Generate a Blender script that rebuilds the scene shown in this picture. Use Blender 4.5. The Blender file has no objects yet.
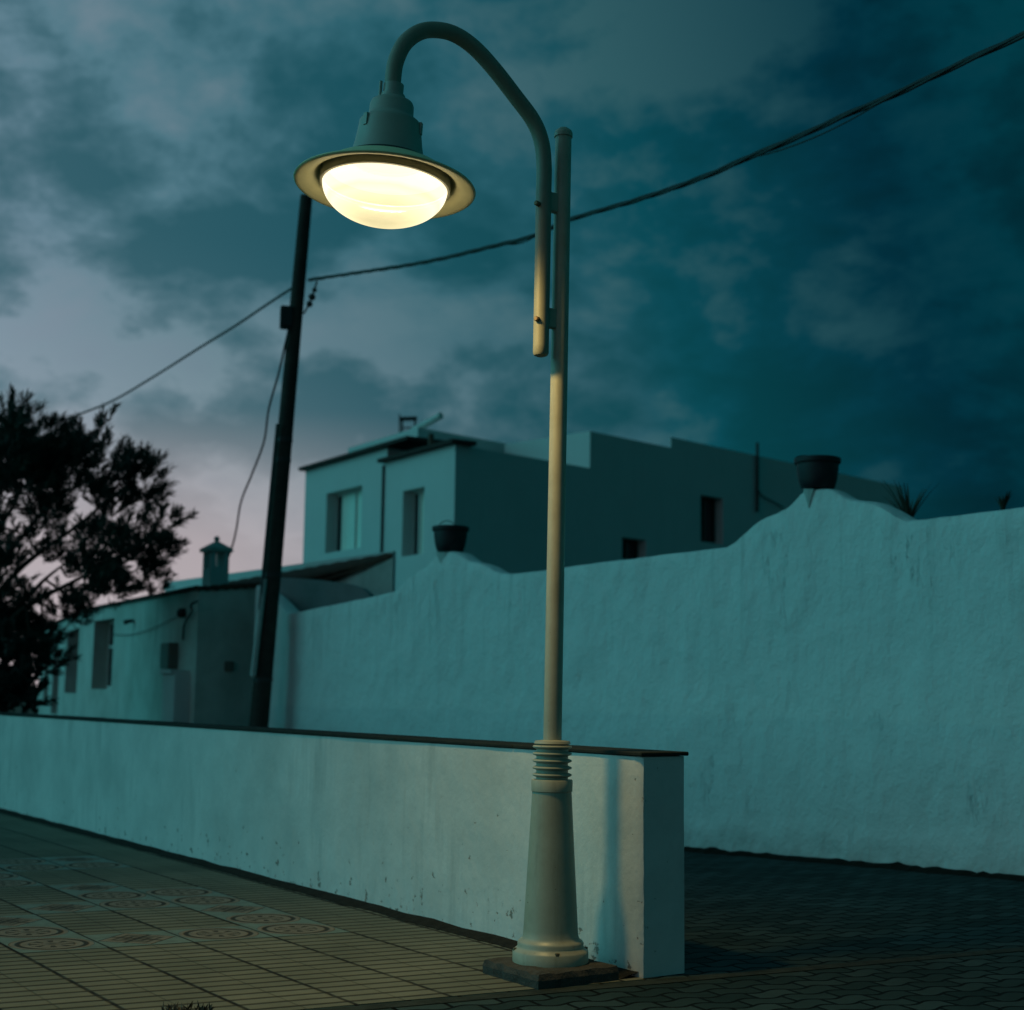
import bpy, bmesh, math, random
from mathutils import Vector, Matrix, noise

scene = bpy.context.scene
COL = scene.collection
random.seed(7)

# ------------------------------------------------------------------ camera
F, H = 1463.0, 1.25                      # focal length in pixels, eye height (waist-level finder)
PITCH = math.atan(192 / F)
ROLL = 0.013
cam_data = bpy.data.cameras.new("camera")
cam = bpy.data.objects.new("camera", cam_data)
COL.objects.link(cam)
cam.matrix_world = (Matrix.Translation((0, 0, H)) @ Matrix.Rotation(math.pi / 2 + PITCH, 4, 'X')
                    @ Matrix.Rotation(ROLL, 4, 'Z'))
cam_data.sensor_fit = 'HORIZONTAL'
cam_data.sensor_width = 56.0
cam_data.lens = 56.0 * F / 1024.0
cam_data.clip_end = 3000
cam_data.dof.use_dof = True
cam_data.dof.focus_distance = 6.7
cam_data.dof.aperture_fstop = 3.2
scene.camera = cam
RM = cam.matrix_world.to_3x3()
EYE = Vector((0, 0, H))


def ray(px, py):
    return RM @ Vector(((px - 512) / F, -(py - 505) / F, -1))


def at(px, py, y):                       # point seen at a pixel, at a known distance in front
    d = ray(px, py)
    return EYE + d * (y / d.y)


def ground(px, py, z=0.0):
    d = ray(px, py)
    return EYE + d * ((z - H) / d.z)


def hit(px, py, pt, direction):          # point on a vertical plane holding pt and direction
    n = Vector((-direction.y, direction.x, 0))
    d = ray(px, py)
    return EYE + d * ((pt - EYE).dot(n) / d.dot(n))


def flat(v):
    w = Vector((v.x, v.y, 0))
    return w.normalized()


def towards(px):                         # horizontal direction whose vanishing point is at px
    return Vector(((px - 512) / F, 1, 0)).normalized()


# ------------------------------------------------------------------ materials
def lerp_mat(name):
    m = bpy.data.materials.new(name)
    m.use_nodes = True
    nt = m.node_tree
    nt.nodes.clear()
    out = nt.nodes.new('ShaderNodeOutputMaterial')
    b = nt.nodes.new('ShaderNodeBsdfPrincipled')
    nt.links.new(b.outputs[0], out.inputs[0])
    return m, nt, b


def N(nt, kind, **kw):
    n = nt.nodes.new('ShaderNode' + kind)
    for k, v in kw.items():
        if hasattr(n, k):
            setattr(n, k, v)
        else:
            n.inputs[k.replace('_', ' ')].default_value = v
    return n


def L(nt, a, b):
    nt.links.new(a, b)


def math_node(nt, op, a, b=None, c=None):
    n = nt.nodes.new('ShaderNodeMath')
    n.operation = op
    for i, v in enumerate((a, b, c)):
        if v is None:
            continue
        if isinstance(v, (int, float)):
            n.inputs[i].default_value = v
        else:
            L(nt, v, n.inputs[i])
    return n.outputs[0]


def mix_col(nt, fac, a, b, blend='MIX'):
    n = nt.nodes.new('ShaderNodeMix')
    n.data_type = 'RGBA'
    n.blend_type = blend
    for sock, v in ((n.inputs[0], fac), (n.inputs[6], a), (n.inputs[7], b)):
        if isinstance(v, (int, float)):
            sock.default_value = v
        elif isinstance(v, tuple):
            sock.default_value = (*v, 1) if len(v) == 3 else v
        else:
            L(nt, v, sock)
    return n.outputs[2]


def ramp(nt, src, stops):
    r = nt.nodes.new('ShaderNodeValToRGB')
    els = r.color_ramp.elements
    while len(els) < len(stops):
        els.new(0.5)
    for e, (p, c) in zip(els, stops):
        e.position = p
        e.color = (*c, 1) if isinstance(c, tuple) else (c, c, c, 1)
    L(nt, src, r.inputs[0])
    return r.outputs[0]


def bump(nt, bsdf, h, strength=0.4, dist=0.02, prev=None):
    b = nt.nodes.new('ShaderNodeBump')
    b.inputs['Strength'].default_value = strength
    b.inputs['Distance'].default_value = dist
    L(nt, h, b.inputs['Height'])
    if prev is not None:
        L(nt, prev, b.inputs['Normal'])
    L(nt, b.outputs[0], bsdf.inputs['Normal'])
    return b.outputs[0]


def obj_coord(nt, scale=(1, 1, 1)):
    tc = nt.nodes.new('ShaderNodeTexCoord')
    mp = nt.nodes.new('ShaderNodeMapping')
    mp.inputs['Scale'].default_value = scale
    L(nt, tc.outputs['Object'], mp.inputs['Vector'])
    return mp.outputs[0]


def noise_tex(nt, vec, scale, detail=5, rough=0.6):
    n = nt.nodes.new('ShaderNodeTexNoise')
    n.inputs['Scale'].default_value = scale
    n.inputs['Detail'].default_value = detail
    n.inputs['Roughness'].default_value = rough
    L(nt, vec, n.inputs['Vector'])
    return n.outputs['Fac']


def plaster(name, base, dirt, amount=0.5, bump_d=0.012, chips=0.0, base_band=None, cracks=False, lumps=4.0):
    m, nt, b = lerp_mat(name)
    v = obj_coord(nt)
    streak = obj_coord(nt, (1.6, 1.6, 0.22))
    n1 = noise_tex(nt, v, 1.3, 6, 0.62)
    n2 = noise_tex(nt, streak, 3.2, 7, 0.65)
    n3 = noise_tex(nt, v, 26, 5, 0.6)
    f = math_node(nt, 'MULTIPLY', ramp(nt, n1, [(0.38, 0.0), (0.68, 1.0)]), 0.55)
    f2 = math_node(nt, 'MULTIPLY', ramp(nt, n2, [(0.48, 0.0), (0.74, 1.0)]), 0.7)
    f = math_node(nt, 'MULTIPLY', math_node(nt, 'MAXIMUM', f, f2), amount)
    col = mix_col(nt, f, base, dirt)
    col = mix_col(nt, math_node(nt, 'MULTIPLY', n3, 0.16), col, dirt)
    height = math_node(nt, 'ADD', math_node(nt, 'MULTIPLY', noise_tex(nt, obj_coord(nt, (1, 1, 0.75)), lumps, 5, 0.55), 1.0),
                       math_node(nt, 'MULTIPLY', n3, 0.22))
    sep = nt.nodes.new('ShaderNodeSeparateXYZ')
    L(nt, v, sep.inputs[0])
    if chips:
        # flaked paint, denser near the foot of the wall
        c = noise_tex(nt, v, 17, 6, 0.62)
        c2 = noise_tex(nt, v, 2.6, 3, 0.5)
        low = ramp(nt, math_node(nt, 'MULTIPLY', sep.outputs[2], 1.4), [(0.0, 1.0), (0.55, 0.25), (1.0, 0.0)])
        k = math_node(nt, 'ADD', c, math_node(nt, 'MULTIPLY', low, 0.085))
        k = math_node(nt, 'ADD', k, math_node(nt, 'MULTIPLY', c2, 0.10))
        cm = ramp(nt, k, [(0.745, 0.0), (0.785, 1.0)])
        col = mix_col(nt, math_node(nt, 'MULTIPLY', cm, chips), col, (0.19, 0.18, 0.15))
        height = math_node(nt, 'SUBTRACT', height, math_node(nt, 'MULTIPLY', cm, 0.4))
    if base_band:
        z0, tint = base_band
        wob = math_node(nt, 'MULTIPLY', noise_tex(nt, v, 1.1, 4, 0.6), 0.16)
        k = math_node(nt, 'SUBTRACT', math_node(nt, 'ADD', sep.outputs[2], wob), z0)
        k = ramp(nt, math_node(nt, 'ADD', math_node(nt, 'MULTIPLY', k, 12.0), 0.5), [(0.2, 1.0), (0.8, 0.0)])
        col = mix_col(nt, k, col, mix_col(nt, 1.0, col, tint, 'MULTIPLY'))
    if cracks:
        gz = math_node(nt, 'ADD', sep.outputs[2], math_node(nt, 'MULTIPLY', math_node(nt, 'SUBTRACT', noise_tex(nt, v, 2.3, 6, 0.65), 0.5), 0.9))
        gr = ramp(nt, gz, [(0.0, 1.0), (0.42, 0.0)])
        gr = math_node(nt, 'MULTIPLY', gr, ramp(nt, noise_tex(nt, v, 5.5, 5, 0.6), [(0.35, 0.1), (0.65, 1.0)]))
        col = mix_col(nt, math_node(nt, 'MULTIPLY', gr, 0.45), col, (0.30, 0.31, 0.28))
        dr = noise_tex(nt, obj_coord(nt, (3.2, 3.2, 0.12)), 2.6, 6, 0.6)
        dr = math_node(nt, 'MULTIPLY', ramp(nt, dr, [(0.55, 0.0), (0.72, 1.0)]), ramp(nt, math_node(nt, 'MULTIPLY', sep.outputs[2], 0.4), [(0.45, 0.0), (1.0, 1.0)]))
        col = mix_col(nt, math_node(nt, 'MULTIPLY', dr, 0.40), col, (0.34, 0.37, 0.34))
        cv = obj_coord(nt, (0.5, 0.5, 0.07))
        cn = noise_tex(nt, cv, 2.1, 9, 0.68)
        ck = ramp(nt, math_node(nt, 'ABSOLUTE', math_node(nt, 'SUBTRACT', cn, 0.5)), [(0.0, 1.0), (0.0018, 0.0)])
        ck = math_node(nt, 'MULTIPLY', ck, ramp(nt, noise_tex(nt, v, 0.9, 2), [(0.56, 0.0), (0.68, 1.0)]))
        col = mix_col(nt, math_node(nt, 'MULTIPLY', ck, 0.10), col, (0.15, 0.14, 0.12))
        height = math_node(nt, 'SUBTRACT', height, math_node(nt, 'MULTIPLY', ck, 0.25))
    L(nt, col, b.inputs['Base Color'])
    b.inputs['Roughness'].default_value = 0.9
    b.inputs['Specular IOR Level'].default_value = 0.15
    bump(nt, b, height, 0.7, bump_d)
    return m


def simple(name, base, rough=0.6, metal=0.0, dirt=None, amount=0.5, scale=9.0, bump_d=0.0, chip=0.0):
    m, nt, b = lerp_mat(name)
    b.inputs['Roughness'].default_value = rough
    b.inputs['Metallic'].default_value = metal
    v = obj_coord(nt)
    n = noise_tex(nt, v, scale, 6, 0.65)
    d = dirt or tuple(c * 0.6 for c in base)
    f = math_node(nt, 'MULTIPLY', ramp(nt, n, [(0.4, 0.0), (0.72, 1.0)]), amount)
    col = mix_col(nt, f, base, d)
    if rough > 0.83:
        b.inputs['Specular IOR Level'].default_value = 0.08
    if chip:
        # paint worn through in small spots, with a run of rust under some of them
        k = math_node(nt, 'ADD', noise_tex(nt, v, 34, 5, 0.65), math_node(nt, 'MULTIPLY', noise_tex(nt, v, 2.2, 3), 0.16))
        col = mix_col(nt, math_node(nt, 'MULTIPLY', ramp(nt, k, [(0.765, 0.0), (0.80, 1.0)]), chip), col, (0.10, 0.055, 0.03))
        st = noise_tex(nt, obj_coord(nt, (9, 9, 0.8)), 2.4, 5, 0.6)
        col = mix_col(nt, math_node(nt, 'MULTIPLY', ramp(nt, st, [(0.56, 0.0), (0.76, 1.0)]), chip * 0.5), col, (0.16, 0.13, 0.08))
    L(nt, col, b.inputs['Base Color'])
    r = math_node(nt, 'ADD', rough - 0.08, math_node(nt, 'MULTIPLY', n, 0.16))
    L(nt, r, b.inputs['Roughness'])
    if bump_d:
        bump(nt, b, noise_tex(nt, v, scale * 5, 4, 0.6), 0.6, bump_d)
    return m


M_LOWWALL = plaster("painted_low_wall", (0.74, 0.73, 0.69), (0.30, 0.33, 0.31), 0.8, 0.014, chips=0.85, lumps=6)
M_BIGWALL = plaster("limewashed_wall", (0.72, 0.74, 0.71), (0.50, 0.54, 0.52), 0.35, 0.05,
                    cracks=True, lumps=5.5, base_band=(1.32, (0.90, 0.93, 0.94)))
M_LOWHOUSE = plaster("weathered_house_plaster", (0.64, 0.65, 0.60), (0.17, 0.17, 0.13), 0.75, 0.02, chips=0.5, lumps=3)
M_UPHOUSE = plaster("white_house_plaster", (0.64, 0.65, 0.63), (0.48, 0.48, 0.45), 0.4, 0.01, lumps=3)
M_COPING = simple("dark_stone_coping", (0.022, 0.026, 0.023), 0.85, 0, (0.05, 0.055, 0.046), 0.6, 14, 0.004)
M_LAMP = simple("cream_enamel", (0.40, 0.385, 0.29), 0.42, 0, (0.25, 0.23, 0.16), 0.5, 7, 0.0008, 0.7)
M_LAMPHEAD = simple("grey_cream_enamel", (0.36, 0.37, 0.31), 0.4, 0, (0.25, 0.25, 0.20), 0.35, 7, 0.0005)
M_SHADE = simple("white_enamel_shade", (0.80, 0.76, 0.44), 0.5, 0, (0.55, 0.50, 0.26), 0.35, 7)
M_ARM = simple("shaded_cream_enamel", (0.27, 0.265, 0.20), 0.5, 0, (0.17, 0.16, 0.11), 0.4, 7, 0.0006, 0.6)  # darker copy of the cream enamel, the arm's shade put into its colour
M_INSIDE = simple("dark_lamp_inside", (0.012, 0.010, 0.006), 0.8)
M_GASKET = simple("lamp_gasket", (0.20, 0.18, 0.13), 0.6)
M_BOLT = simple("rusty_bolt", (0.22, 0.17, 0.10), 0.55, 0.5, (0.16, 0.07, 0.03), 0.8, 60)
M_PLINTH = simple("rough_concrete", (0.085, 0.08, 0.07), 0.95, 0, (0.04, 0.04, 0.035), 0.8, 16, 0.012)
M_POLE = simple("creosoted_wood", (0.045, 0.04, 0.035), 0.85, 0, (0.09, 0.08, 0.065), 0.5, 5, 0.004)
M_CABLE = simple("black_cable", (0.012, 0.012, 0.013), 0.6)
M_DARKMETAL = simple("dark_metal", (0.05, 0.05, 0.05), 0.55, 0.6)
M_PVC = simple("grey_conduit", (0.42, 0.42, 0.40), 0.6)
M_TILE = simple("dark_roof_tile", (0.10, 0.055, 0.04), 0.85, 0, (0.05, 0.035, 0.03), 0.7, 6, 0.01)
M_SLAB = simple("dark_roof_slab", (0.06, 0.05, 0.045), 0.85)
M_FRAME = simple("white_window_frame", (0.62, 0.62, 0.58), 0.5)
M_DARKFRAME = simple("brown_wood", (0.06, 0.04, 0.03), 0.7)
M_BOX = simple("meter_box_grey", (0.16, 0.15, 0.13), 0.7, 0, (0.20, 0.11, 0.06), 0.6, 12)
M_POT = simple("black_plant_pot", (0.006, 0.007, 0.012), 0.6, 0, (0.04, 0.035, 0.03), 0.5, 12)
M_SOIL = simple("dry_soil", (0.016, 0.016, 0.013), 1.0, 0, (0.008, 0.008, 0.007), 0.6, 30, 0.01)
M_BARK = simple("dark_bark", (0.05, 0.04, 0.032), 0.95, 0, (0.025, 0.02, 0.018), 0.7, 12, 0.01)


def leaf_mat(name, a, b_):
    m, nt, b = lerp_mat(name)
    n = noise_tex(nt, obj_coord(nt), 3.5, 4, 0.6)
    L(nt, mix_col(nt, ramp(nt, n, [(0.35, 0.0), (0.65, 1.0)]), a, b_), b.inputs['Base Color'])
    b.inputs['Roughness'].default_value = 0.8
    return m


M_LEAF = leaf_mat("tamarisk_foliage", (0.014, 0.022, 0.016), (0.04, 0.055, 0.036))
M_BUSH = leaf_mat("shrub_foliage", (0.012, 0.018, 0.013), (0.022, 0.028, 0.02))
M_YUCCA = leaf_mat("spiky_leaf", (0.03, 0.045, 0.03), (0.05, 0.06, 0.035))


def glass_mat(name, tint, rough=0.08):
    m, nt, b = lerp_mat(name)
    b.inputs['Base Color'].default_value = (*tint, 1)
    b.inputs['Roughness'].default_value = rough
    n = noise_tex(nt, obj_coord(nt), 1.5, 2)
    bump(nt, b, n, 0.08, 0.02)
    return m


M_GLASS = glass_mat("dark_window_glass", (0.02, 0.025, 0.03))
M_SKYPANE = simple("sky_reflection_pane", (0.80, 0.80, 0.70), 0.3, 0, (0.66, 0.67, 0.60), 0.4, 2)  # pale base colour stands in for bright sky reflected in the glass

# lamp bowl: frosted glass that glows and lets the bulb through
M_BOWL = bpy.data.materials.new("glowing_frosted_glass")
M_BOWL.use_nodes = True
nt = M_BOWL.node_tree
nt.nodes.clear()
o_ = nt.nodes.new('ShaderNodeOutputMaterial')
em = nt.nodes.new('ShaderNodeEmission')
tr = nt.nodes.new('ShaderNodeBsdfTransparent')
mx = nt.nodes.new('ShaderNodeMixShader')
gl = nt.nodes.new('ShaderNodeBsdfGlossy')
gl.inputs['Roughness'].default_value = 0.15
mx2 = nt.nodes.new('ShaderNodeMixShader')
mx2.inputs[0].default_value = 0.04
BOWL_CLEAR = 0.15
mx.inputs[0].default_value = 1 - BOWL_CLEAR
tcb = nt.nodes.new('ShaderNodeTexCoord')
sp = nt.nodes.new('ShaderNodeSeparateXYZ')
L(nt, tcb.outputs['Object'], sp.inputs[0])
nz = nt.nodes.new('ShaderNodeTexNoise')
nz.inputs['Scale'].default_value = 9
nz.inputs['Detail'].default_value = 4
L(nt, tcb.outputs['Object'], nz.inputs['Vector'])
zz = math_node(nt, 'ADD', math_node(nt, 'MULTIPLY', sp.outputs[2], 6.0),
               math_node(nt, 'ADD', 1.0, math_node(nt, 'MULTIPLY', math_node(nt, 'SUBTRACT', nz.outputs['Fac'], 0.5), 0.10)))
# the bulb inside lights the glass unevenly: hottest at the collar, a paler belt, a warm bottom
glow = ramp(nt, zz, [(0.0, (0.50, 0.43, 0.22)), (0.10, (0.66, 0.56, 0.30)), (0.40, (0.90, 0.77, 0.50)), (0.52, (0.78, 0.66, 0.42)), (0.62, (0.95, 0.83, 0.56)),
                     (0.9, (1.0, 0.88, 0.60))])
L(nt, glow, em.inputs['Color'])
em.inputs['Strength'].default_value = 1.75
L(nt, tr.outputs[0], mx.inputs[1])
L(nt, em.outputs[0], mx.inputs[2])
L(nt, mx.outputs[0], mx2.inputs[1])
L(nt, gl.outputs[0], mx2.inputs[2])
L(nt, mx2.outputs[0], o_.inputs[0])


# ------------------------------------------------------------------ object helpers
def link(name, bm, mat, parent=None, smooth=False, loc=None, local=False):
    bmesh.ops.recalc_face_normals(bm, faces=bm.faces)
    me = bpy.data.meshes.new(name)
    bm.to_mesh(me)
    bm.free()
    if smooth:
        for p in me.polygons:
            p.use_smooth = True
        me.set_sharp_from_angle(angle=math.radians(40))
    me.materials.append(mat)
    o = bpy.data.objects.new(name, me)
    COL.objects.link(o)
    if loc is not None:
        o.location = loc
        if not local:
            me.transform(Matrix.Translation(-Vector(loc)))
    if parent is not None:
        o.parent = parent
        if not local:
            off = world_loc(parent)
            if loc is None:
                me.transform(Matrix.Translation(-off))
            else:
                o.location = Vector(loc) - off
    return o


def world_loc(o):
    v = Vector(o.location)
    while o.parent:
        o = o.parent
        v += Vector(o.location)
    return v


def tag(o, label, cat, group=None):
    o['label'] = label
    o['category'] = cat
    if group:
        o['group'] = group
    return o


def thing(name, label, cat, loc, group=None):
    o = bpy.data.objects.new(name, None)
    COL.objects.link(o)
    o.location = loc
    o.empty_display_size = 0.2
    return tag(o, label, cat, group)


def structure(o):
    o['kind'] = 'structure'
    return o


def add_prism(bm, poly, z0, z1):
    """polygon of (x, y) extruded upward; z0 / z1 may be lists"""
    n = len(poly)
    z0 = z0 if isinstance(z0, (list, tuple)) else [z0] * n
    z1 = z1 if isinstance(z1, (list, tuple)) else [z1] * n
    a = [bm.verts.new((p[0], p[1], z)) for p, z in zip(poly, z0)]
    b = [bm.verts.new((p[0], p[1], z)) for p, z in zip(poly, z1)]
    bm.faces.new(a)
    bm.faces.new(b)
    for i in range(n):
        j = (i + 1) % n
        bm.faces.new((a[i], a[j], b[j], b[i]))


def add_box(bm, o, u, v, w):
    """box from corner o along three edge vectors"""
    o, u, v, w = Vector(o), Vector(u), Vector(v), Vector(w)
    c = [o, o + u, o + u + v, o + v]
    a = [bm.verts.new(p) for p in c]
    b = [bm.verts.new(p + w) for p in c]
    fs = [bm.faces.new(a), bm.faces.new(b)]
    for i in range(4):
        j = (i + 1) % 4
        fs.append(bm.faces.new((a[i], a[j], b[j], b[i])))
    return fs


def add_tube(bm, pts, radii, segs=12, caps=True):
    pts = [Vector(p) for p in pts]
    n = len(pts)
    if isinstance(radii, (int, float)):
        radii = [radii] * n
    rings = []
    ref = None
    for i, p in enumerate(pts):
        t = (pts[min(i + 1, n - 1)] - pts[max(i - 1, 0)]).normalized()
        if ref is None:
            ref = t.orthogonal().normalized()
        ref = (ref - t * ref.dot(t)).normalized()
        s = t.cross(ref)
        rings.append([bm.verts.new(p + (ref * math.cos(2 * math.pi * k / segs) + s * math.sin(2 * math.pi * k / segs)) * radii[i])
                      for k in range(segs)])
    for i in range(n - 1):
        for k in range(segs):
            m = (k + 1) % segs
            bm.faces.new((rings[i][k], rings[i][m], rings[i + 1][m], rings[i + 1][k]))
    if caps:
        bm.faces.new(rings[0])
        bm.faces.new(rings[-1])


def add_lathe(bm, prof, segs=48, mat=None, close=False):
    mat = mat or Matrix.Identity(4)
    rings = []
    for r, z in prof:
        if r < 1e-6:
            rings.append([bm.verts.new(mat @ Vector((0, 0, z)))])
        else:
            rings.append([bm.verts.new(mat @ Vector((r * math.cos(2 * math.pi * k / segs), r * math.sin(2 * math.pi * k / segs), z)))
                          for k in range(segs)])
    pairs = list(zip(rings[:-1], rings[1:]))
    if close:
        pairs.append((rings[-1], rings[0]))
    for a, b in pairs:
        for k in range(segs):
            m = (k + 1) % segs
            if len(a) == 1 and len(b) == 1:
                continue
            if len(a) == 1:
                bm.faces.new((a[0], b[k], b[m]))
            elif len(b) == 1:
                bm.faces.new((a[k], a[m], b[0]))
            else:
                bm.faces.new((a[k], a[m], b[m], b[k]))


def smooth_path(pts, per=8):
    pts = [Vector(p) for p in pts]
    out = []
    for i in range(len(pts) - 1):
        p0 = pts[max(i - 1, 0)]
        p1, p2 = pts[i], pts[i + 1]
        p3 = pts[min(i + 2, len(pts) - 1)]
        for k in range(per):
            t = k / per
            out.append(0.5 * ((2 * p1) + (p2 - p0) * t + (2 * p0 - 5 * p1 + 4 * p2 - p3) * t * t + (3 * p1 - p0 - 3 * p2 + p3) * t ** 3))
    out.append(pts[-1])
    return out


def ball(bm, c, r, segs=10):
    bmesh.ops.create_uvsphere(bm, u_segments=segs, v_segments=max(6, segs // 2 + 1), radius=r, matrix=Matrix.Translation(c))


UP = Vector((0, 0, 1))

# ------------------------------------------------------------------ ground plan of the walls
W0 = ground(641, 978)                                # near front corner of the low wall
wa = ground(0, 810)
U = flat(wa - W0)                                    # along the low wall, away
NN = Vector((-U.y, U.x, 0))                          # from the low wall towards the street
ROTZ = math.atan2(U.y, U.x)
B0 = ground(1024, 879)                               # foot of the garden wall at the right edge of view
BD = towards(-600)                                   # along the garden wall, away
BN = Vector((-BD.y, BD.x, 0))
if BN.y > 0:
    BN = -BN                                         # faces the camera
foot = hit(688, 850, B0, BD)
SLOPE = foot.z / (foot - B0).dot(BD)                 # the lane falls gently away
S0 = (B0 - W0).dot(BD)


def zg(x, y):
    s = (Vector((x, y, 0)) - W0).dot(BD) - S0
    s = max(0.0, s)
    return max(SLOPE * s, -0.62)


def uv(p):
    d = Vector(p) - W0
    return d.dot(U), d.dot(NN)


KL = uv(ground(385, 1003))                           # the flush kerb runs from the wall end to the lower left
K = (KL[0] + 0.05) / KL[1]
KD = (U * K + NN).normalized()                       # kerb direction, towards the street


def wp(u, v, z=0.0):
    return W0 + U * u + NN * v + UP * z


# ------------------------------------------------------------------ ground materials
def terrain_mat():
    m, nt, b = lerp_mat("dusty_ground")
    v = obj_coord(nt)
    n = noise_tex(nt, v, 0.6, 8, 0.65)
    L(nt, mix_col(nt, n, (0.10, 0.085, 0.065), (0.17, 0.15, 0.12)), b.inputs['Base Color'])
    b.inputs['Roughness'].default_value = 1
    b.inputs['Specular IOR Level'].default_value = 0.06
    bump(nt, b, noise_tex(nt, v, 6, 6), 0.5, 0.05)
    return m


def paver_mat():
    """interlocking wavy pavers"""
    m, nt, b = lerp_mat("interlocking_pavers")
    v = obj_coord(nt)
    s = nt.nodes.new('ShaderNodeSeparateXYZ')
    L(nt, v, s.inputs[0])
    jit = math_node(nt, 'MULTIPLY', math_node(nt, 'SUBTRACT', noise_tex(nt, v, 1.6, 3), 0.5), 0.03)
    wave = math_node(nt, 'MULTIPLY', math_node(nt, 'SINE', math_node(nt, 'MULTIPLY', s.outputs[0], 2 * math.pi / 0.23)), 0.02)
    y = math_node(nt, 'ADD', math_node(nt, 'ADD', s.outputs[1], wave), jit)
    c = nt.nodes.new('ShaderNodeCombineXYZ')
    L(nt, s.outputs[0], c.inputs[0])
    L(nt, y, c.inputs[1])
    br = nt.nodes.new('ShaderNodeTexBrick')
    L(nt, c.outputs[0], br.inputs['Vector'])
    br.inputs['Scale'].default_value = 1.0
    br.inputs['Brick Width'].default_value = 0.23
    br.inputs['Row Height'].default_value = 0.115
    br.inputs['Mortar Size'].default_value = 0.012
    br.inputs['Mortar Smooth'].default_value = 0.5
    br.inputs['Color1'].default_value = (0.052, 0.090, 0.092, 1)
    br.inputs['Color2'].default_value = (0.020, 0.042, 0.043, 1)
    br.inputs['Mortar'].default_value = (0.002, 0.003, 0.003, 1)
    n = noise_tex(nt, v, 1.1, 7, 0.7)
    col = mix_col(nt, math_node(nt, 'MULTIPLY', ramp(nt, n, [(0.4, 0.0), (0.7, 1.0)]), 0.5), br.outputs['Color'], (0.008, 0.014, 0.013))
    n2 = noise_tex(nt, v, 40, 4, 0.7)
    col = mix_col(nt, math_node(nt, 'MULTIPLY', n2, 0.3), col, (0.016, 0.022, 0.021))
    L(nt, col, b.inputs['Base Color'])
    b.inputs['Roughness'].default_value = 0.85
    b.inputs['Specular IOR Level'].default_value = 0.06
    h = math_node(nt, 'ADD', math_node(nt, 'MULTIPLY', br.outputs['Fac'], -1.0), math_node(nt, 'MULTIPLY', n2, 0.3))
    bump(nt, b, h, 0.8, 0.008)
    return m


TILE = 0.42


def sidewalk_mat(u0, v0):
    """square ribbed pavement slabs; ribs run with the kerb, joints with the wall"""
    m, nt, b = lerp_mat("ribbed_pavement_slabs")
    v = obj_coord(nt)
    s = nt.nodes.new('ShaderNodeSeparateXYZ')
    L(nt, v, s.inputs[0])
    x = math_node(nt, 'SUBTRACT', math_node(nt, 'SUBTRACT', s.outputs[0], math_node(nt, 'MULTIPLY', s.outputs[1], K)), u0)
    y = math_node(nt, 'SUBTRACT', s.outputs[1], v0)
    wob = math_node(nt, 'MULTIPLY', math_node(nt, 'SUBTRACT', noise_tex(nt, v, 5, 3), 0.5), 0.012)
    xw = math_node(nt, 'ADD', x, wob)
    yw = math_node(nt, 'ADD', y, wob)
    ex = math_node(nt, 'PINGPONG', xw, TILE / 2)
    ey = math_node(nt, 'PINGPONG', yw, TILE / 2)
    jx = ramp(nt, ex, [(0.003, 1.0), (0.008, 0.0)])
    jy = ramp(nt, ey, [(0.006, 1.0), (0.014, 0.0)])
    mid = math_node(nt, 'PINGPONG', math_node(nt, 'ADD', yw, TILE / 2), TILE / 2)
    jm = math_node(nt, 'MULTIPLY', ramp(nt, mid, [(0.002, 1.0), (0.007, 0.0)]), 0.45)
    joint = math_node(nt, 'MAXIMUM', math_node(nt, 'MAXIMUM', math_node(nt, 'MULTIPLY', jx, 0.6), jy), jm)
    joint = math_node(nt, 'MULTIPLY', joint, ramp(nt, noise_tex(nt, v, 7, 4), [(0.25, 0.45), (0.55, 1.0)]))
    rib = math_node(nt, 'PINGPONG', xw, TILE / 8)
    groove = ramp(nt, rib, [(0.005, 1.0), (0.020, 0.0)])
    # slab-to-slab tone
    cell = nt.nodes.new('ShaderNodeCombineXYZ')
    L(nt, math_node(nt, 'FLOOR', math_node(nt, 'DIVIDE', xw, TILE)), cell.inputs[0])
    L(nt, math_node(nt, 'FLOOR', math_node(nt, 'DIVIDE', yw, TILE)), cell.inputs[1])
    wn = nt.nodes.new('ShaderNodeTexWhiteNoise')
    L(nt, cell.outputs[0], wn.inputs['Vector'])
    col = mix_col(nt, wn.outputs['Value'], (0.185, 0.19, 0.145), (0.245, 0.242, 0.185))
    n = noise_tex(nt, v, 1.7, 7, 0.65)
    col = mix_col(nt, math_node(nt, 'MULTIPLY', ramp(nt, n, [(0.38, 0.0), (0.7, 1.0)]), 0.55), col, (0.085, 0.095, 0.075))
    n2 = noise_tex(nt, v, 45, 4, 0.7)
    col = mix_col(nt, math_node(nt, 'MULTIPLY', n2, 0.3), col, (0.09, 0.10, 0.08))
    col = mix_col(nt, math_node(nt, 'MULTIPLY', groove, 0.85), col, (0.03, 0.028, 0.024))
    col = mix_col(nt, joint, col, (0.02, 0.02, 0.018))
    L(nt, col, b.inputs['Base Color'])
    b.inputs['Roughness'].default_value = 0.85
    b.inputs['Specular IOR Level'].default_value = 0.06
    h = math_node(nt, 'SUBTRACT', math_node(nt, 'MULTIPLY', n2, 0.25), math_node(nt, 'MAXIMUM', groove, joint))
    bump(nt, b, h, 0.8, 0.006)
    return m


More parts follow.
